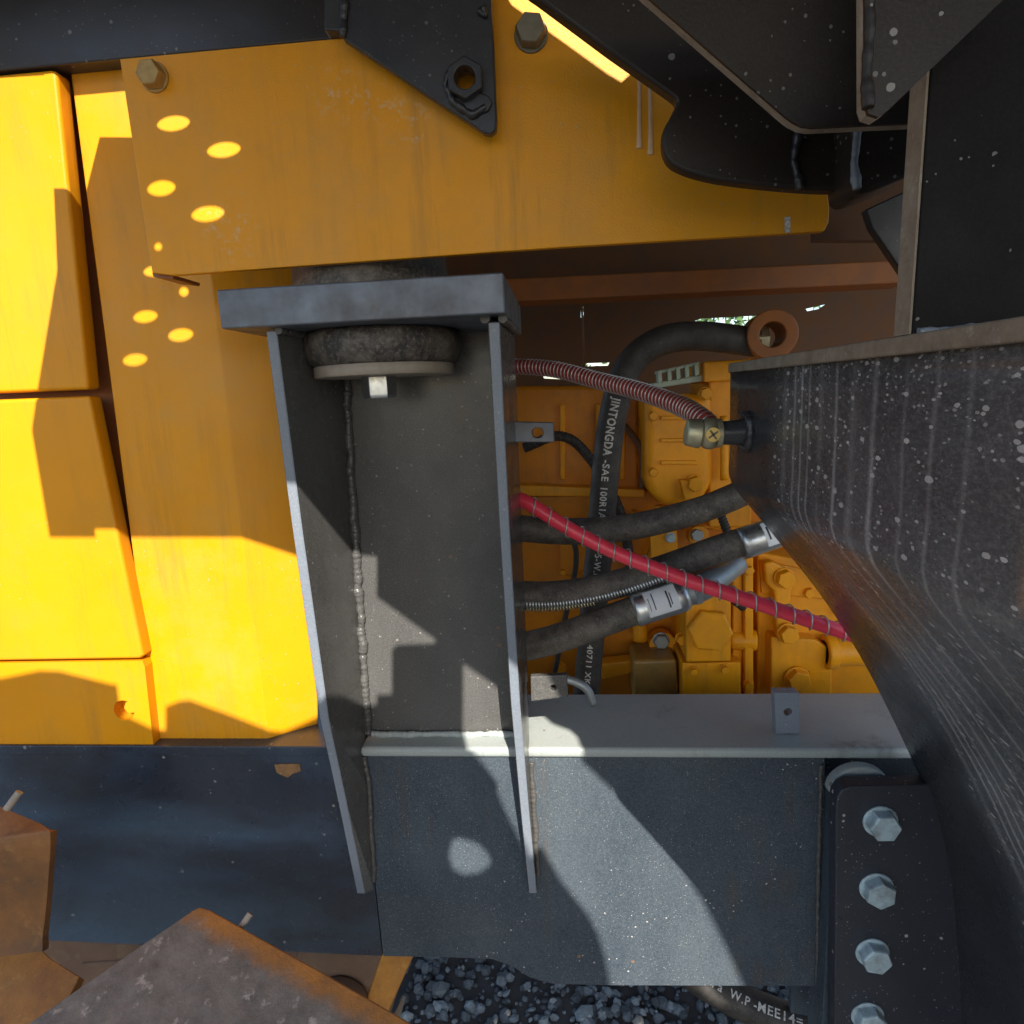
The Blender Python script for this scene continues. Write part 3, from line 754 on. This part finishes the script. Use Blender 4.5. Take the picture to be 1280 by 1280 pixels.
tag(prism('diagonal_strut', PL([(1082, 262), (1140, 235), (1146, 350), (1134, 350), (1090, 285)], .90), (0, .015, 0), M['black'], None, .002), 'short black diagonal strut beside the upright plate', 'strut')

t = thing('engine', 'yellow orange painted engine block with castings and plugs in the bay', 'engine', P(850, 860, 1.35))
E = M['engine']
prism('side_plate', PL([(640, 482), (800, 482), (800, 880), (640, 880)], 1.45), (0, .3, 0), M['engine_grimy'], t, .012, 3)
prism('crankcase', PL([(640, 620), (1130, 600), (1130, 900), (640, 900)], 1.43), (0, .3, 0), M['engine_grimy'], t, .01, 3)
prism('filter_housing', PL([(806, 492), (892, 492), (892, 600), (884, 622), (868, 632), (830, 632), (814, 622), (806, 600)], 1.33), (0, .25, 0), E, t, .022, 4)
prism('column', PL([(886, 472), (940, 472), (940, 660), (886, 660)], 1.36), (0, .2, 0), E, t, .006, 3)
prism('column_cap', PL([(880, 452), (945, 448), (945, 474), (880, 478)], 1.34), (0, .2, 0), E, t, .004, 3)
prism('plug_block', PL([(857, 748), (914, 744), (914, 827), (858, 828)], 1.25), (0, .2, 0), E, t, .004, 3)
hexbolt(t, P(886, 786, 1.25), (0, -1, 0), .080, .018, E, False, .15, 'plug')
prism('plug_base', PL([(853, 829), (926, 828), (926, 880), (853, 880)], 1.265), (0, .2, 0), E, t, .003, 3)
o = cyl('side_boss', P(912, 799, 1.31), (1, -.15, 0), .022, .055, E, t, 28, bevel=.006)
prism('rib', PL([(916, 690), (928, 690), (928, 880), (916, 880)], 1.30), (0, .15, 0), E, t, .003)
prism('rib', PL([(931, 690), (942, 690), (942, 880), (931, 880)], 1.285), (0, .15, 0), E, t, .003)
prism('pump_body', PL([(947, 690), (1120, 720), (1120, 880), (947, 880)], 1.33), (0, .12, 0), E, t, .006, 3)
prism('pump_flange', PL([(964, 796), (1020, 800), (1040, 812), (1040, 870), (964, 870)], 1.29), (0, .05, 0), E, t, .004, 3)
arm = [(955, 704), (966, 702), (985, 712), (991, 720), (990, 735), (988, 770), (990, 800), (972, 802), (968, 740), (958, 730)]
prism('lever_arm', PL(arm, 1.29), (0, .03, 0), E, t, .006, 3)
for (x, y, Y, a) in ((980, 722, 1.288, .034), (984, 791, 1.283, .034), (996, 848, 1.285, .042), (851, 797, 1.3, .02), (868, 604, 1.32, .03), (881, 492, 1.32, .022)):
    hexbolt(t, P(x, y, Y), (0, -1, 0), a, .018, E, True, random.random())
cyl('outlet', P(1030, 815, 1.30), (1, 0, 0), .030, .14, E, t, 28, bevel=.005)
cyl('collar', P(1030, 815, 1.30), (1, 0, 0), .036, .022, E, t, 28, bevel=.004)
prism('lower_casting', PL([(792, 826), (846, 824), (850, 880), (792, 880)], 1.30), (0, .1, 0), M['casting'], t, .008, 3)
prism('pipe_clip', PL([(752, 830), (790, 826), (790, 842), (752, 850)], 1.36), (0, .04, 0), E, t, .004)
prism('drain_bracket', PL([(850, 600), (874, 600), (868, 625), (856, 625)], 1.31), (0, .03, 0), E, t, .003)
for (x, y, Y, a) in ((816, 520, 1.325, .016), (884, 520, 1.325, .016), (816, 590, 1.325, .016), (935, 855, 1.28, .018), (935, 712, 1.28, .018), (1010, 740, 1.325, .02), (1050, 760, 1.325, .02), (680, 640, 1.425, .026), (700, 835, 1.425, .026), (790, 700, 1.425, .026), (845, 700, 1.425, .026), (905, 835, 1.262, .014), (866, 838, 1.262, .014)):
    hexbolt(t, P(x, y, Y), (0, -1, 0), a, .012, E, True, random.random())
def epipe(pts, r, mat, nm='pipe'): tube(nm, catmull([P(*q) for q in pts], 10), r, mat, t, 18)
epipe([(828, 632, 1.36), (826, 668, 1.36), (815, 700, 1.37), (800, 735, 1.38), (800, 800, 1.38)], .016, E)
epipe([(690, 640, 1.39), (720, 690, 1.38), (705, 780, 1.38), (690, 860, 1.38)], .006, M['hose'], 'cable')
epipe([(960, 640, 1.30), (990, 662, 1.29), (1030, 690, 1.28), (1060, 730, 1.27)], .013, E)
epipe([(905, 520, 1.33), (905, 600, 1.33)], .008, E)
epipe([(770, 520, 1.42), (800, 560, 1.40), (802, 610, 1.40)], .007, M['cavity_dark'], 'cable')
for x in (700, 745, 775):
    prism('rib', PL([(x, 505), (x + 7, 505), (x + 7, 600), (x, 600)], 1.435), (0, .02, 0), E, t, .004)
prism('joint_flange', PL([(640, 606), (806, 612), (806, 622), (640, 620)], 1.41), (0, .05, 0), E, t, .003)
prism('joint_flange', PL([(790, 640), (1080, 668), (1080, 680), (790, 652)], 1.40), (0, .05, 0), E, t, .003)
cyl('sensor', P(870, 668, 1.38), (0, -1, .1), .022, .03, E, t, 24)
cyl('sensor_cap', P(870, 668, 1.35), (0, -1, .1), .013, .02, M['steel_dull'], t, 6)
def conduit(pts, r, mat):
    pth = catmull([P(*q) for q in pts], 14); tube('conduit', pth, r, mat, t, 16); coil('conduit_ribs', pth, r, .0016, .0062, mat, t)
conduit([(655, 560, 1.36), (700, 545, 1.35), (735, 570, 1.35), (775, 640, 1.36), (790, 720, 1.37)], .010, M['hose'])
conduit([(900, 640, 1.27), (915, 690, 1.26), (905, 735, 1.26), (930, 760, 1.27)], .008, M['hose'])
prism('pipe_bracket', PL([(812, 660), (846, 655), (848, 690), (836, 704), (814, 700)], 1.345), (0, .008, 0), E, t, .002)
hexbolt(t, P(838, 672, 1.345), (0, -1, 0), .018, .01, M['zinc'], True, .4)
prism('cover_plate', PL([(950, 700), (1052, 722), (1060, 752), (952, 742)], 1.322), (0, .02, 0), E, t, .003)
prism('cover_plate', PL([(700, 650), (735, 650), (735, 720), (700, 720)], 1.415), (0, .02, 0), M['engine_grimy'], t, .004)
for q in ((704, 655), (731, 655), (704, 715), (731, 715)): hexbolt(t, P(*q, 1.415), (0, -1, 0), .012, .008, E, False, random.random())
for y in (520, 548, 576): prism('fin', PL([(826, y), (872, y), (872, y + 5), (826, y + 5)], 1.322), (0, .02, 0), E, t, .002)
cyl('drain_plug', P(826, 800, 1.40), (0, -1, 0), .03, .03, E, t, 28)
hexbolt(t, P(826, 800, 1.37), (0, -1, 0), .03, .014, M['steel_dull'], True, .2)
prism('cast_mark', PL([(1012, 838), (1034, 840), (1034, 843), (1012, 841)], 1.289), (0, .003, 0), E, t)
prism('cast_mark', PL([(1012, 848), (1034, 850), (1034, 853), (1012, 851)], 1.289), (0, .003, 0), E, t)
# wiring rack seen on top of the housing
t = thing('wiring_rack', 'small pale green terminal rack on top of the yellow housing', 'rack', P(848, 480, 1.34))
M['rack'] = simple('pale_green_plastic', (.42, .50, .40), .5, 40, .2)
prism('base', PL([(816, 479), (880, 468), (882, 476), (816, 486)], 1.36), (0, .05, 0), M['rack'], t, .002)
for i, x in enumerate((822, 834, 845, 856, 868)):
    y = 462 - i * 2.2
    prism('terminal', PL([(x, y + 2), (x + 5, y), (x + 6, y + 15), (x + 1, y + 17)], 1.345), (0, .03, 0), M['rack'], t, .001)
prism('cap_rail', PL([(820, 464), (874, 452), (874, 456), (820, 468)], 1.35), (0, .02, 0), M['rack'], t, .001)

# ------------------------------------------------------------------ hoses
def hose(name, label, pts, r, mat, n=40):
    t = thing(name, label, 'hose', P(*pts[0]))
    path = catmull([P(*p) for p in pts], n)
    tube('rubber_hose', path, r, mat, t, 28)
    return t, path
tv, path_v = hose('hydraulic_hose', 'upright black hose with white print arching to a ring fitting', [(728, 930, 1.22), (733, 868, 1.22), (742, 760, 1.22), (752, 650, 1.22), (758, 580, 1.22), (767, 515, 1.22), (786, 458, 1.22), (822, 428, 1.22), (872, 420, 1.23), (945, 428, 1.24)], .0265, M['hose'])
s_at = lambda path, y: sum((path[i + 1] - path[i]).length for i in range(len(path) - 1) if i < min(range(len(path)), key=lambda j: abs(y - proj(path[j])[1]) + (0 if j < len(path) * .72 else 999)))
def proj(p):
    d = p - CAM; z = d.dot(CF); return (640 + F_PX * d.dot(CR) / z, 640 + F_PX * d.dot(CD) / z)
rev = list(reversed(path_v))
def s_rev(y):
    k = min((j for j in range(len(rev)) if j > len(rev) * .25), key=lambda j: abs(proj(rev[j])[1] - y))
    return sum((rev[i + 1] - rev[i]).length for i in range(k))
for tx, y0, y1, sz_, bo in (('JINTONGDA', 498, 569, .0215, .0007), ('-SAE', 573, 600, .018, .0004), ('100R1A', 606, 645, .018, .0004), ('5-W.P', 689, 716, .018, .0004), ('40711 XK13', 800, 858, .0155, .0003)):
    text_on_tube('print', tx, rev, .0265, s_rev(y0), sz_, M['white_print'], tv, -1, .0, bo, s_rev(y1) - s_rev(y0))
ec = P(966, 418, 1.2)
cyl('ring_fitting', ec, (.12, 1, 0), .044, .10, M['cavity'], tv, 36, hole=.022, bevel=.003)
cyl('fitting_neck', P(938, 428, 1.24), (1, -.1, 0), .027, .03, M['zinc_yellow'], tv, 6)

hose('hydraulic_hose', 'uppermost of the three black hoses crossing to the right frame', [(620, 657, 1.08), (700, 664, 1.09), (780, 660, 1.11), (860, 642, 1.12), (910, 624, 1.12), (960, 600, 1.12)], .0235, M['hose_dusty'])
tb, path_b = hose('hydraulic_hose', 'middle black hose with a ribbed metal guard and labelled steel end', [(620, 742, 1.04), (690, 744, 1.05), (760, 733, 1.06), (830, 711, 1.07), (900, 686, 1.08), (940, 674, 1.08)], .0245, M['hose_dusty'])
tc, path_c = hose('hydraulic_hose', 'lowest of the black hoses, with a labelled silver crimp collar', [(630, 814, 1.03), (690, 800, 1.035), (750, 779, 1.04), (800, 760, 1.045)], .0250, M['hose_dusty'])
def ferrule(t, a, b, r, lab):
    a, b = P(*a), P(*b); ax = (b - a).normalized(); L = (b - a).length
    path = [a + ax * (L * i / 12) for i in range(13)]
    rr = [r, r * 1.02, r * 1.02, r, r, r, r, r, r, r * 1.02, r * 1.03, r * 1.0, r * .9]
    f = tube('crimp_collar', path, lambda i: rr[i], M['steel'], t, 36)
    # wrapped paper label facing the viewer, and its ink marks
    def patch(name, s0, s1, a0, a1, rad, mat, parent):
        V, F = [], []; nn = 10
        for i in range(2):
            p = a + ax * (L * (s0, s1)[i]); nv = CAM - p; nv = (nv - ax * nv.dot(ax)).normalized(); bb = ax.cross(nv)
            for k in range(nn + 1):
                an = a0 + (a1 - a0) * k / nn; V.append(p + (nv * math.cos(an) + bb * math.sin(an)) * rad)
        for k in range(nn): F.append((k, k + 1, nn + 2 + k, nn + 1 + k))
        oo = finish(name, mesh(name, V, F), mat, None); oo.parent = parent; return oo
    lb_ = patch('paper_label', lab[0], lab[1], -.85, .75, r * 1.03 + .0006, M['label'], f)
    s = lab[0] + .05
    while s < lab[1] - .06:
        wdt = random.choice((.012, .02, .03))
        a0 = random.uniform(-.75, -.3); a1 = random.uniform(.1, .62)
        if random.random() < .8: patch('ink_mark', s, s + wdt, a0, a1, r * 1.03 + .0010, M['ink'], f)
        s += wdt + random.choice((.02, .035, .06))
    return f
ferrule(tb, (926, 680, 1.075), (1000, 655, 1.075), .0272, (.36, .9))
ferrule(tc, (792, 763, 1.043), (858, 742, 1.05), .0285, (.22, .8))
pf = catmull([P(850, 745, 1.05), P(880, 732, 1.06), P(905, 718, 1.09), P(920, 706, 1.14)], 8)
tube('elbow_fitting', pf, lambda i: .021 + .003 * math.sin(i * .25), M['steel_dull'], tc, 24)
cyl('swivel_nut', P(862, 741, 1.05), (P(890, 727, 1.065) - P(862, 741, 1.05)), .026, .012, M['steel_dull'], tc, 6)
# ribbed guard strip lying along the middle hose
gpth = [p + Vector((0, -.0185, -.009)) for p in path_b[: int(len(path_b) * .62)]]
coil('ribbed_guard', gpth, .0062, .0022, .0052, M['steel'], tb)
gpth = [p + Vector((0, -.014, -.0185)) for p in path_b[: int(len(path_b) * .36)]]
coil('ribbed_guard', gpth, .0042, .0018, .0052, M['zinc_yellow'], tb)

t = thing('spring_sleeved_hose', 'bright red hose in an open wire coil slanting down right', 'hose', P(655, 628, 1.0))
path = catmull([P(640, 620, 1.01), P(662, 630, 1.0), P(710, 660, .99), P(770, 691, .98), P(850, 722, .97), P(950, 755, .96), P(1075, 797, .96)], 16)
tube('red_sleeve', path, .0113, M['red'], t, 24)
coil('wire_coil', path[4:], .0137, .00125, .0285, M['wire'], t, .5)
t = thing('spring_sleeved_hose', 'dull red hose in a tight wire coil ending at the ball fitting', 'hose', P(690, 465, 1.1))
bj = Vector((xs - .040, sy, sz))
path = catmull([P(640, 458, 1.15), P(668, 459, 1.13), P(700, 463, 1.10), P(745, 475, 1.05), P(800, 489, .98), P(850, 507, .91), P(878, 524, .86), P(890, 537, .84)], 16)
tube('red_sleeve', path, .0125, M['red_faded'], t, 24)
coil('wire_coil', path, .0134, .0011, .0078, M['wire'], t)
t = thing('ball_fitting', 'small zinc plated elbow fitting with brass nipple on the frame stud', 'fitting', bj)
cyl('collar', Vector((xs - .033, sy, sz)), (-1, 0, 0), .0185, .007, M['zinc_yellow'], t)
V = []
bm = bmesh.new(); bmesh.ops.create_uvsphere(bm, u_segments=28, v_segments=16, radius=.0205)
for v in bm.verts: v.co = Vector((v.co.x * .8, v.co.y, v.co.z)) + bj + Vector((-.008, 0, 0))
me = bpy.data.meshes.new('ball'); bm.to_mesh(me); bm.free(); finish('ball', me, M['zinc_yellow'], t, True)
cyl('ferrule_end', bj + Vector((-.018, 0, 0)), (-1, 0, .15), .0195, .020, M['zinc_yellow'], t, 28, r2=.017, bevel=.003)
nn_ = bj + Vector((-.008, -.019, 0))
cyl('grease_nipple', nn_, (0, -1, 0), .0095, .004, M['brass'], t, 20)
for a in (.6, 2.17):
    d = Vector((math.cos(a), 0, math.sin(a))); q = Vector((-math.sin(a), 0, math.cos(a)))
    c = nn_ + Vector((0, -.0042, 0))
    prism('cross_slot', [c + d * .007 + q * .0012, c - d * .007 + q * .0012, c - d * .007 - q * .0012, c + d * .007 - q * .0012], (0, -.0004, 0), M['bolt_dark'], t)
# thin stray wires and a pulled strip
tw = thing('loose_wire', 'thin dark wire hanging down in the engine bay shadow', 'wire', P(729, 395, 1.3))
tube('strand', catmull([P(727, 380, 1.3), P(729, 420, 1.3), P(730, 452, 1.3), P(728, 470, 1.28)], 8), .0022, M['cavity_dark'], tw, 8)
tw = thing('loose_wire', 'short grey cable curling out behind the lower bracket tab', 'wire', P(712, 850, 1.1))
tube('strand', catmull([P(695, 846, 1.1), P(718, 852, 1.1), P(734, 862, 1.1), P(742, 880, 1.1)], 8), .008, M['steel_dull'], tw, 14)
tl, path_l = hose('hydraulic_hose', 'black hose with white print lying under the chassis beam', [(840, 1195, 1.12), (880, 1226, 1.10), (930, 1254, 1.08), (985, 1276, 1.06), (1060, 1300, 1.05), (1100, 1312, 1.05)], .032, M['hose'])
text_on_tube('print', 'MPa  W.P -MEE14=', path_l, .032, .062, .0215, M['white_print'], tl, -1, .006, .0003)

# ------------------------------------------------------------------ track shoes
ts = thing('track_shoe', 'rusty orange track shoe with raised lip at the left edge', 'track shoe', P(20, 1230, .74), 'rusty track shoes')
def loft(name, rows, mat, th):
    V = [P(*p) for r_ in rows for p in r_]; mm = len(rows[0])
    F = [(i * mm + k, i * mm + k + 1, (i + 1) * mm + k + 1, (i + 1) * mm + k) for i in range(len(rows) - 1) for k in range(mm - 1)]
    me = mesh(name, V, F); o = finish(name, me, mat, ts, True)
    so = o.modifiers.new('s', 'SOLIDIFY'); so.thickness = th
    c = sum((p.center for p in me.polygons), Vector()) / len(me.polygons); nr = sum((p.normal for p in me.polygons), Vector())
    so.offset = -1 if nr.dot(CAM - c) > 0 else 1
    b = o.modifiers.new('b', 'BEVEL'); b.width = .0015; b.segments = 2; b.limit_method = 'ANGLE'; b.angle_limit = R(50)
    o.modifiers.new('wn', 'WEIGHTED_NORMAL'); return o
W = [(1041, 1052, .778), (1062, 1066, .777), (1090, 1094, .783), (1120, 1124, .788), (1150, 1153, .789), (1172, 1176, .786), (1190, 1196, .778)]
xr2 = [63, 63, 61, 59, 56, 53, 53]
loft('grouser_wall', [[(-70, 985, .812), (0, 1008, .812), (50, 1029, .812)], [(-70, 1036, .782), (0, 1046, .782), (61, 1037, .782)]] + [[(-70, b_ + 3, y_), (0, b_, y_), (xx, a_, y_)] for (a_, b_, y_), xx in zip(W, xr2)], M['rust_wall'], .012)
loft('foot', [[(-70, 1196, .780), (0, 1194, .780), (52, 1188, .780)], [(-70, 1216, .760), (0, 1212, .760), (66, 1200, .764)], [(-70, 1262, .716), (0, 1252, .716), (99, 1221, .735)], [(-70, 1330, .66), (0, 1320, .66), (60, 1300, .68)]], M['rust_side'], .015)
cyl('pin', P(8, 1012, .79), P(20, 996, .80) - P(8, 1012, .79), .0055, .028, M['washer'], ts, 14)
ts = thing('track_shoe', 'large worn brown track shoe with its corner pointing up at bottom left', 'track shoe', P(250, 1270, .7), 'rusty track shoes')
cA, cL, cRr = P(250, 1134, .80), P(-40, 1330, .60), P(540, 1335, .64)
nrm = (cL - cA).cross(cRr - cA).normalized()
if nrm.dot(CAM - cA) < 0: nrm = -nrm
plane_pt = lambda x, y: PP(x, y, cA, cL, cRr)
out = [plane_pt(*q) for q in ((250, 1133), (240, 1138), (150, 1199), (25, 1286), (-20, 1340), (250, 1420), (620, 1345), (505, 1273), (400, 1213), (340, 1180), (262, 1136.5))]
def shoe_mat():
    m, nt, b = new_mat('rust_rimmed_track_steel'); k = NB(nt)
    ed_ = (plane_pt(505, 1273) - plane_pt(262, 1136)).normalized(); pn = nrm.cross(ed_).normalized(); p0 = plane_pt(262, 1136)
    if pn.dot(plane_pt(200, 1250) - p0) < 0: pn = -pn
    dt = k.n('VectorMath', operation='DOT_PRODUCT'); k.l(k.co, dt.inputs[0]); dt.inputs[1].default_value = pn
    dist = k.math('SUBTRACT', dt.outputs['Value'], pn.dot(p0))
    dist = k.math('ADD', dist, k.math('MULTIPLY', k.math('SUBTRACT', k.noise(28, 6, .7), .5), .05))
    f = k.ramp(k.math('MULTIPLY', dist, 12), [(.16, 1), (.44, 0)])
    top = k.mix(k.ramp(k.noise(22, 9, .75), [(.35, 0), (.62, 1)]), (.115, .105, .095), (.22, .20, .175))
    top = k.mix(k.ramp(k.noise(34, 7, .7), [(.58, 0), (.66, .9)]), top, (.42, .38, .34))
    side = k.mix(k.ramp(k.noise(16, 8, .7), [(.35, 0), (.65, 1)]), (.46, .19, .035), (.26, .12, .04))
    k.l(k.mix(f, top, side), b.inputs['Base Color']); b.inputs['Roughness'].default_value = .62
    k.l(k.bump(k.noise(260, 5, .7), .6, .0015, k.bump(k.noise(24, 5, .65), .6, .006)), b.inputs['Normal']); return m
prism('shoe_plate', out, -nrm * .022, shoe_mat(), ts, .003, 2)
cyl('pin', P(299, 1162, .785), P(313, 1142, .80) - P(299, 1162, .785), .005, .024, M['washer'], ts, 14)
cyl('pin', P(494, 1276, .74), P(504, 1250, .76) - P(494, 1276, .74), .006, .03, M['washer'], ts, 14, r2=.002)
ts = thing('track_link', 'brown rusted track link block between the shoes and the gravel', 'track link', P(440, 1250, 1.0))
prism('link_side', PL([(370, 1186), (520, 1192), (505, 1215), (478, 1300), (370, 1300)], 1.0), (0, .10, 0), M['rust_brown'], ts, .006, 3)
prism('link_rim', PL([(478, 1190), (519, 1191), (470, 1300), (440, 1300)], .997), (0, .02, 0), M['rust_side'], ts, .004, 3)
cyl('link_boss', P(430, 1245, .999), (0, -1, 0), .05, .03, M['rust_brown'], ts, 32, bevel=.006)
ts = thing('track_rail', 'dull brown track rail seen in the gap under the chassis beam', 'track rail', P(100, 1200, .95))
prism('rail', PL([(-80, 1170), (390, 1183), (390, 1330), (-80, 1330)], .96 + .045), (0, .03, 0), M['rust_brown'], ts, .004)
prism('rail_block', PL([(100, 1205), (180, 1200), (180, 1300), (100, 1300)], 1.0), (0, .05, 0), M['rust_brown'], ts, .006, 3)

# ------------------------------------------------------------------ added unseen deck overhead with openings shaped to cast the sunlit patches
holes = []
def lit(pts3): holes.append([Vector(((p + SUN * ((H_GOBO - p.z) / SUN.z)).x, (p + SUN * ((H_GOBO - p.z) / SUN.z)).y)) for p in pts3])
def ell(cx, cy, rx, ry, Y, tilt=-.12, n=18):
    return [P(cx + rx * math.cos(a) * math.cos(tilt) - ry * math.sin(a) * math.sin(tilt), cy + rx * math.cos(a) * math.sin(tilt) + ry * math.sin(a) * math.cos(tilt), Y) for a in [2 * math.pi * i / n for i in range(n)]]
for (x, y, rx, ry) in ((217, 156, 21, 11), (280, 189, 21.5, 11), (202, 237, 18, 11), (260, 269, 21, 11), (198, 310, 5, 6)): lit(ell(x, y, rx, ry, Y_PLATE))
for (x, y, rx, ry) in ((194, 340, 15, 8), (230, 366, 6, 7), (182, 397, 15.5, 8.5), (226, 420, 16, 9), (169, 451, 15.5, 8.5)): lit(ell(x, y, rx, ry, Y_PANEL))
lit(PL([(-140, 106), (58, 94), (66, 200), (72, 340), (47, 490), (45, 505), (40, 540), (62, 672), (200, 672), (200, 832), (-140, 832)], Y_DOOR))
lit(PL([(70, 122), (240, 106), (240, 175), (125, 174), (103, 262), (70, 262)], Y_PANEL))
lit(PL([(130, 672), (300, 672), (365, 681), (470, 690), (470, 880), (391, 889), (352, 914), (338, 915), (300, 900), (238, 877), (225, 878), (206, 885), (194, 902), (160, 902)], Y_PANEL))
lit(PL([(-140, 826), (200, 826), (200, 912), (188, 911), (150, 893), (150, 858), (140, 857), (75, 841), (50, 840), (0, 850), (-140, 850)], Y_BOX))
lfp = (LFI[1], lb[1], lb[2])
lit([PP(x, y, *lfp) for x, y in ((340, 640), (362, 660), (447, 731), (461, 871), (392, 872))])
lit(PL([(425, 713), (546, 801), (543, 806), (497, 808), (490, 814), (490, 870), (425, 872)], Y_WEB))
lit(PL([(579, 830), (640, 872), (640, 918), (579, 918)], Y_WEB))
lit([PZ(x, y, Z_LEDGE) for x, y in ((579, 912), (640, 912), (640, 938), (585, 938))])
lit(PL([(584, 934), (640, 934), (640, 1012), (625, 985), (607, 960)], Y_FACE))
lit(PL([(634, 866), (640, 868), (676, 905), (690, 1060), (672, 1075), (640, 1010), (630, 985)], .875))
lit([PZ(x, y, Z_LEDGE) for x, y in ((640, 870), (662, 880), (690, 905), (712, 913), (722, 922), (727, 938), (650, 938))])
lit(PL([(640, 934), (726, 934), (727, 952), (770, 992), (830, 1050), (880, 1130), (905, 1180), (932, 1240), (765, 1242), (757, 1200), (748, 1170), (735, 1145), (700, 1100), (660, 1030), (640, 1000)], Y_FACE))
lit(PL([(566, 1049), (580, 1049), (600, 1056), (612, 1072), (613, 1082), (600, 1092), (580, 1095), (567, 1088), (561, 1070)], Y_FACE))
lit(PL([(625, -15), (665, -15), (800, 85), (777, 106), (760, 96), (640, 10)], Y_PLATE))
def litbox(px0, px1, py, Y0, Y1):
    a, b = P(px0, py, Y0), P(px1, py, Y0)
    lit([a, b, Vector((b.x, Y1, b.z)), Vector((a.x, Y1, a.z))])
lit(PL([(870, 1234), (885, 1234), (908, 1258), (896, 1256)], 1.07))
v2 = [Vector(q) for q in ((-1.25, 2.05), (-1.25, -.9), (-.9, -1.35), (-.40, -1.45), (.05, -1.5), (.95, -1.5), (1.4, -.9), (1.4, 2.05))]
outline = list(v2); ed = [(i, (i + 1) % len(v2)) for i in range(len(v2))]
for H in holes:
    s = len(v2); v2 += H; ed += [(s + i, s + (i + 1) % len(H)) for i in range(len(H))]
ov, oe, of, *_ = delaunay_2d_cdt(v2, ed, [], 0, 1e-6)
def inside(q, poly):
    c = False; j = len(poly) - 1
    for i in range(len(poly)):
        if (poly[i].y > q.y) != (poly[j].y > q.y) and q.x < (poly[j].x - poly[i].x) * (q.y - poly[i].y) / (poly[j].y - poly[i].y) + poly[i].x: c = not c
        j = i
    return c
inr = lambda q: inside(q, outline)
keep = []
for f in of:
    c = sum((ov[i] for i in f), Vector((0, 0))) / len(f)
    if inr(c) and not any(inside(c, H) for H in holes): keep.append(tuple(f))
par = list(range(len(ov)))
def fnd(a):
    while par[a] != a: par[a] = par[par[a]]; a = par[a]
    return a
for f in keep:
    for q in f[1:]: par[fnd(q)] = fnd(f[0])
from collections import Counter
cn = Counter(fnd(f[0]) for f in keep); print('DECK', [(n_, [tuple(round(x, 3) for x in ov[f[0]]) for f in keep if fnd(f[0]) == r_][0]) for r_, n_ in cn.items()])
big = cn.most_common(1)[0][0]; keep = [f for f in keep if fnd(f[0]) == big]
me = mesh('deck', [(q.x, q.y, H_GOBO) for q in ov], keep)
dk = finish('platform_deck', me, M['black'])
s = dk.modifiers.new('s', 'SOLIDIFY'); s.thickness = .003; s.offset = 1
tag(dk, 'black perforated platform deck overhead that shades the machine side', 'deck')

# ------------------------------------------------------------------ greenery beyond the machine
def tree(name, label, x, y, h, r, seed):
    rnd = random.Random(seed)
    t = thing(name, label, 'tree', Vector((x, y, 0)), 'trees beyond the machine')
    tube('trunk', catmull([Vector((x, y, 0)), Vector((x + .05, y, h * .3)), Vector((x - .03, y, h * .7))], 5), lambda i: .09 - .004 * i, M['rust_brown'], t, 10)
    V, F = [], []
    for _ in range(5200):
        a = rnd.random() * 6.283; u = rnd.uniform(-1, 1); rr = r * rnd.random() ** .45
        c = Vector((x + rr * math.cos(a) * math.sqrt(1 - u * u), y + rr * math.sin(a) * math.sqrt(1 - u * u), h * .55 + rr * u * (h * .45 / r)))
        if noise.noise(c * 1.6) < -.2: continue
        d = Vector((rnd.gauss(0, 1), rnd.gauss(0, 1), rnd.gauss(0, 1))).normalized(); e = d.orthogonal().normalized(); s = rnd.uniform(.03, .06)
        b = len(V); V += [c + d * s, c + e * s * .5, c - d * s, c - e * s * .5]; F.append((b, b + 1, b + 2, b + 3))
    me = bpy.data.meshes.new('crown'); me.from_pydata([tuple(v) for v in V], [], F)
    finish('crown', me, M['leaf'], t)
tree('green_tree', 'sunlit green tree glimpsed through a slot behind the engine', 1.35, 7.5, 3.4, 1.5, 3)

for o in bpy.data.objects:
    if '_loc' in o: del o['_loc']
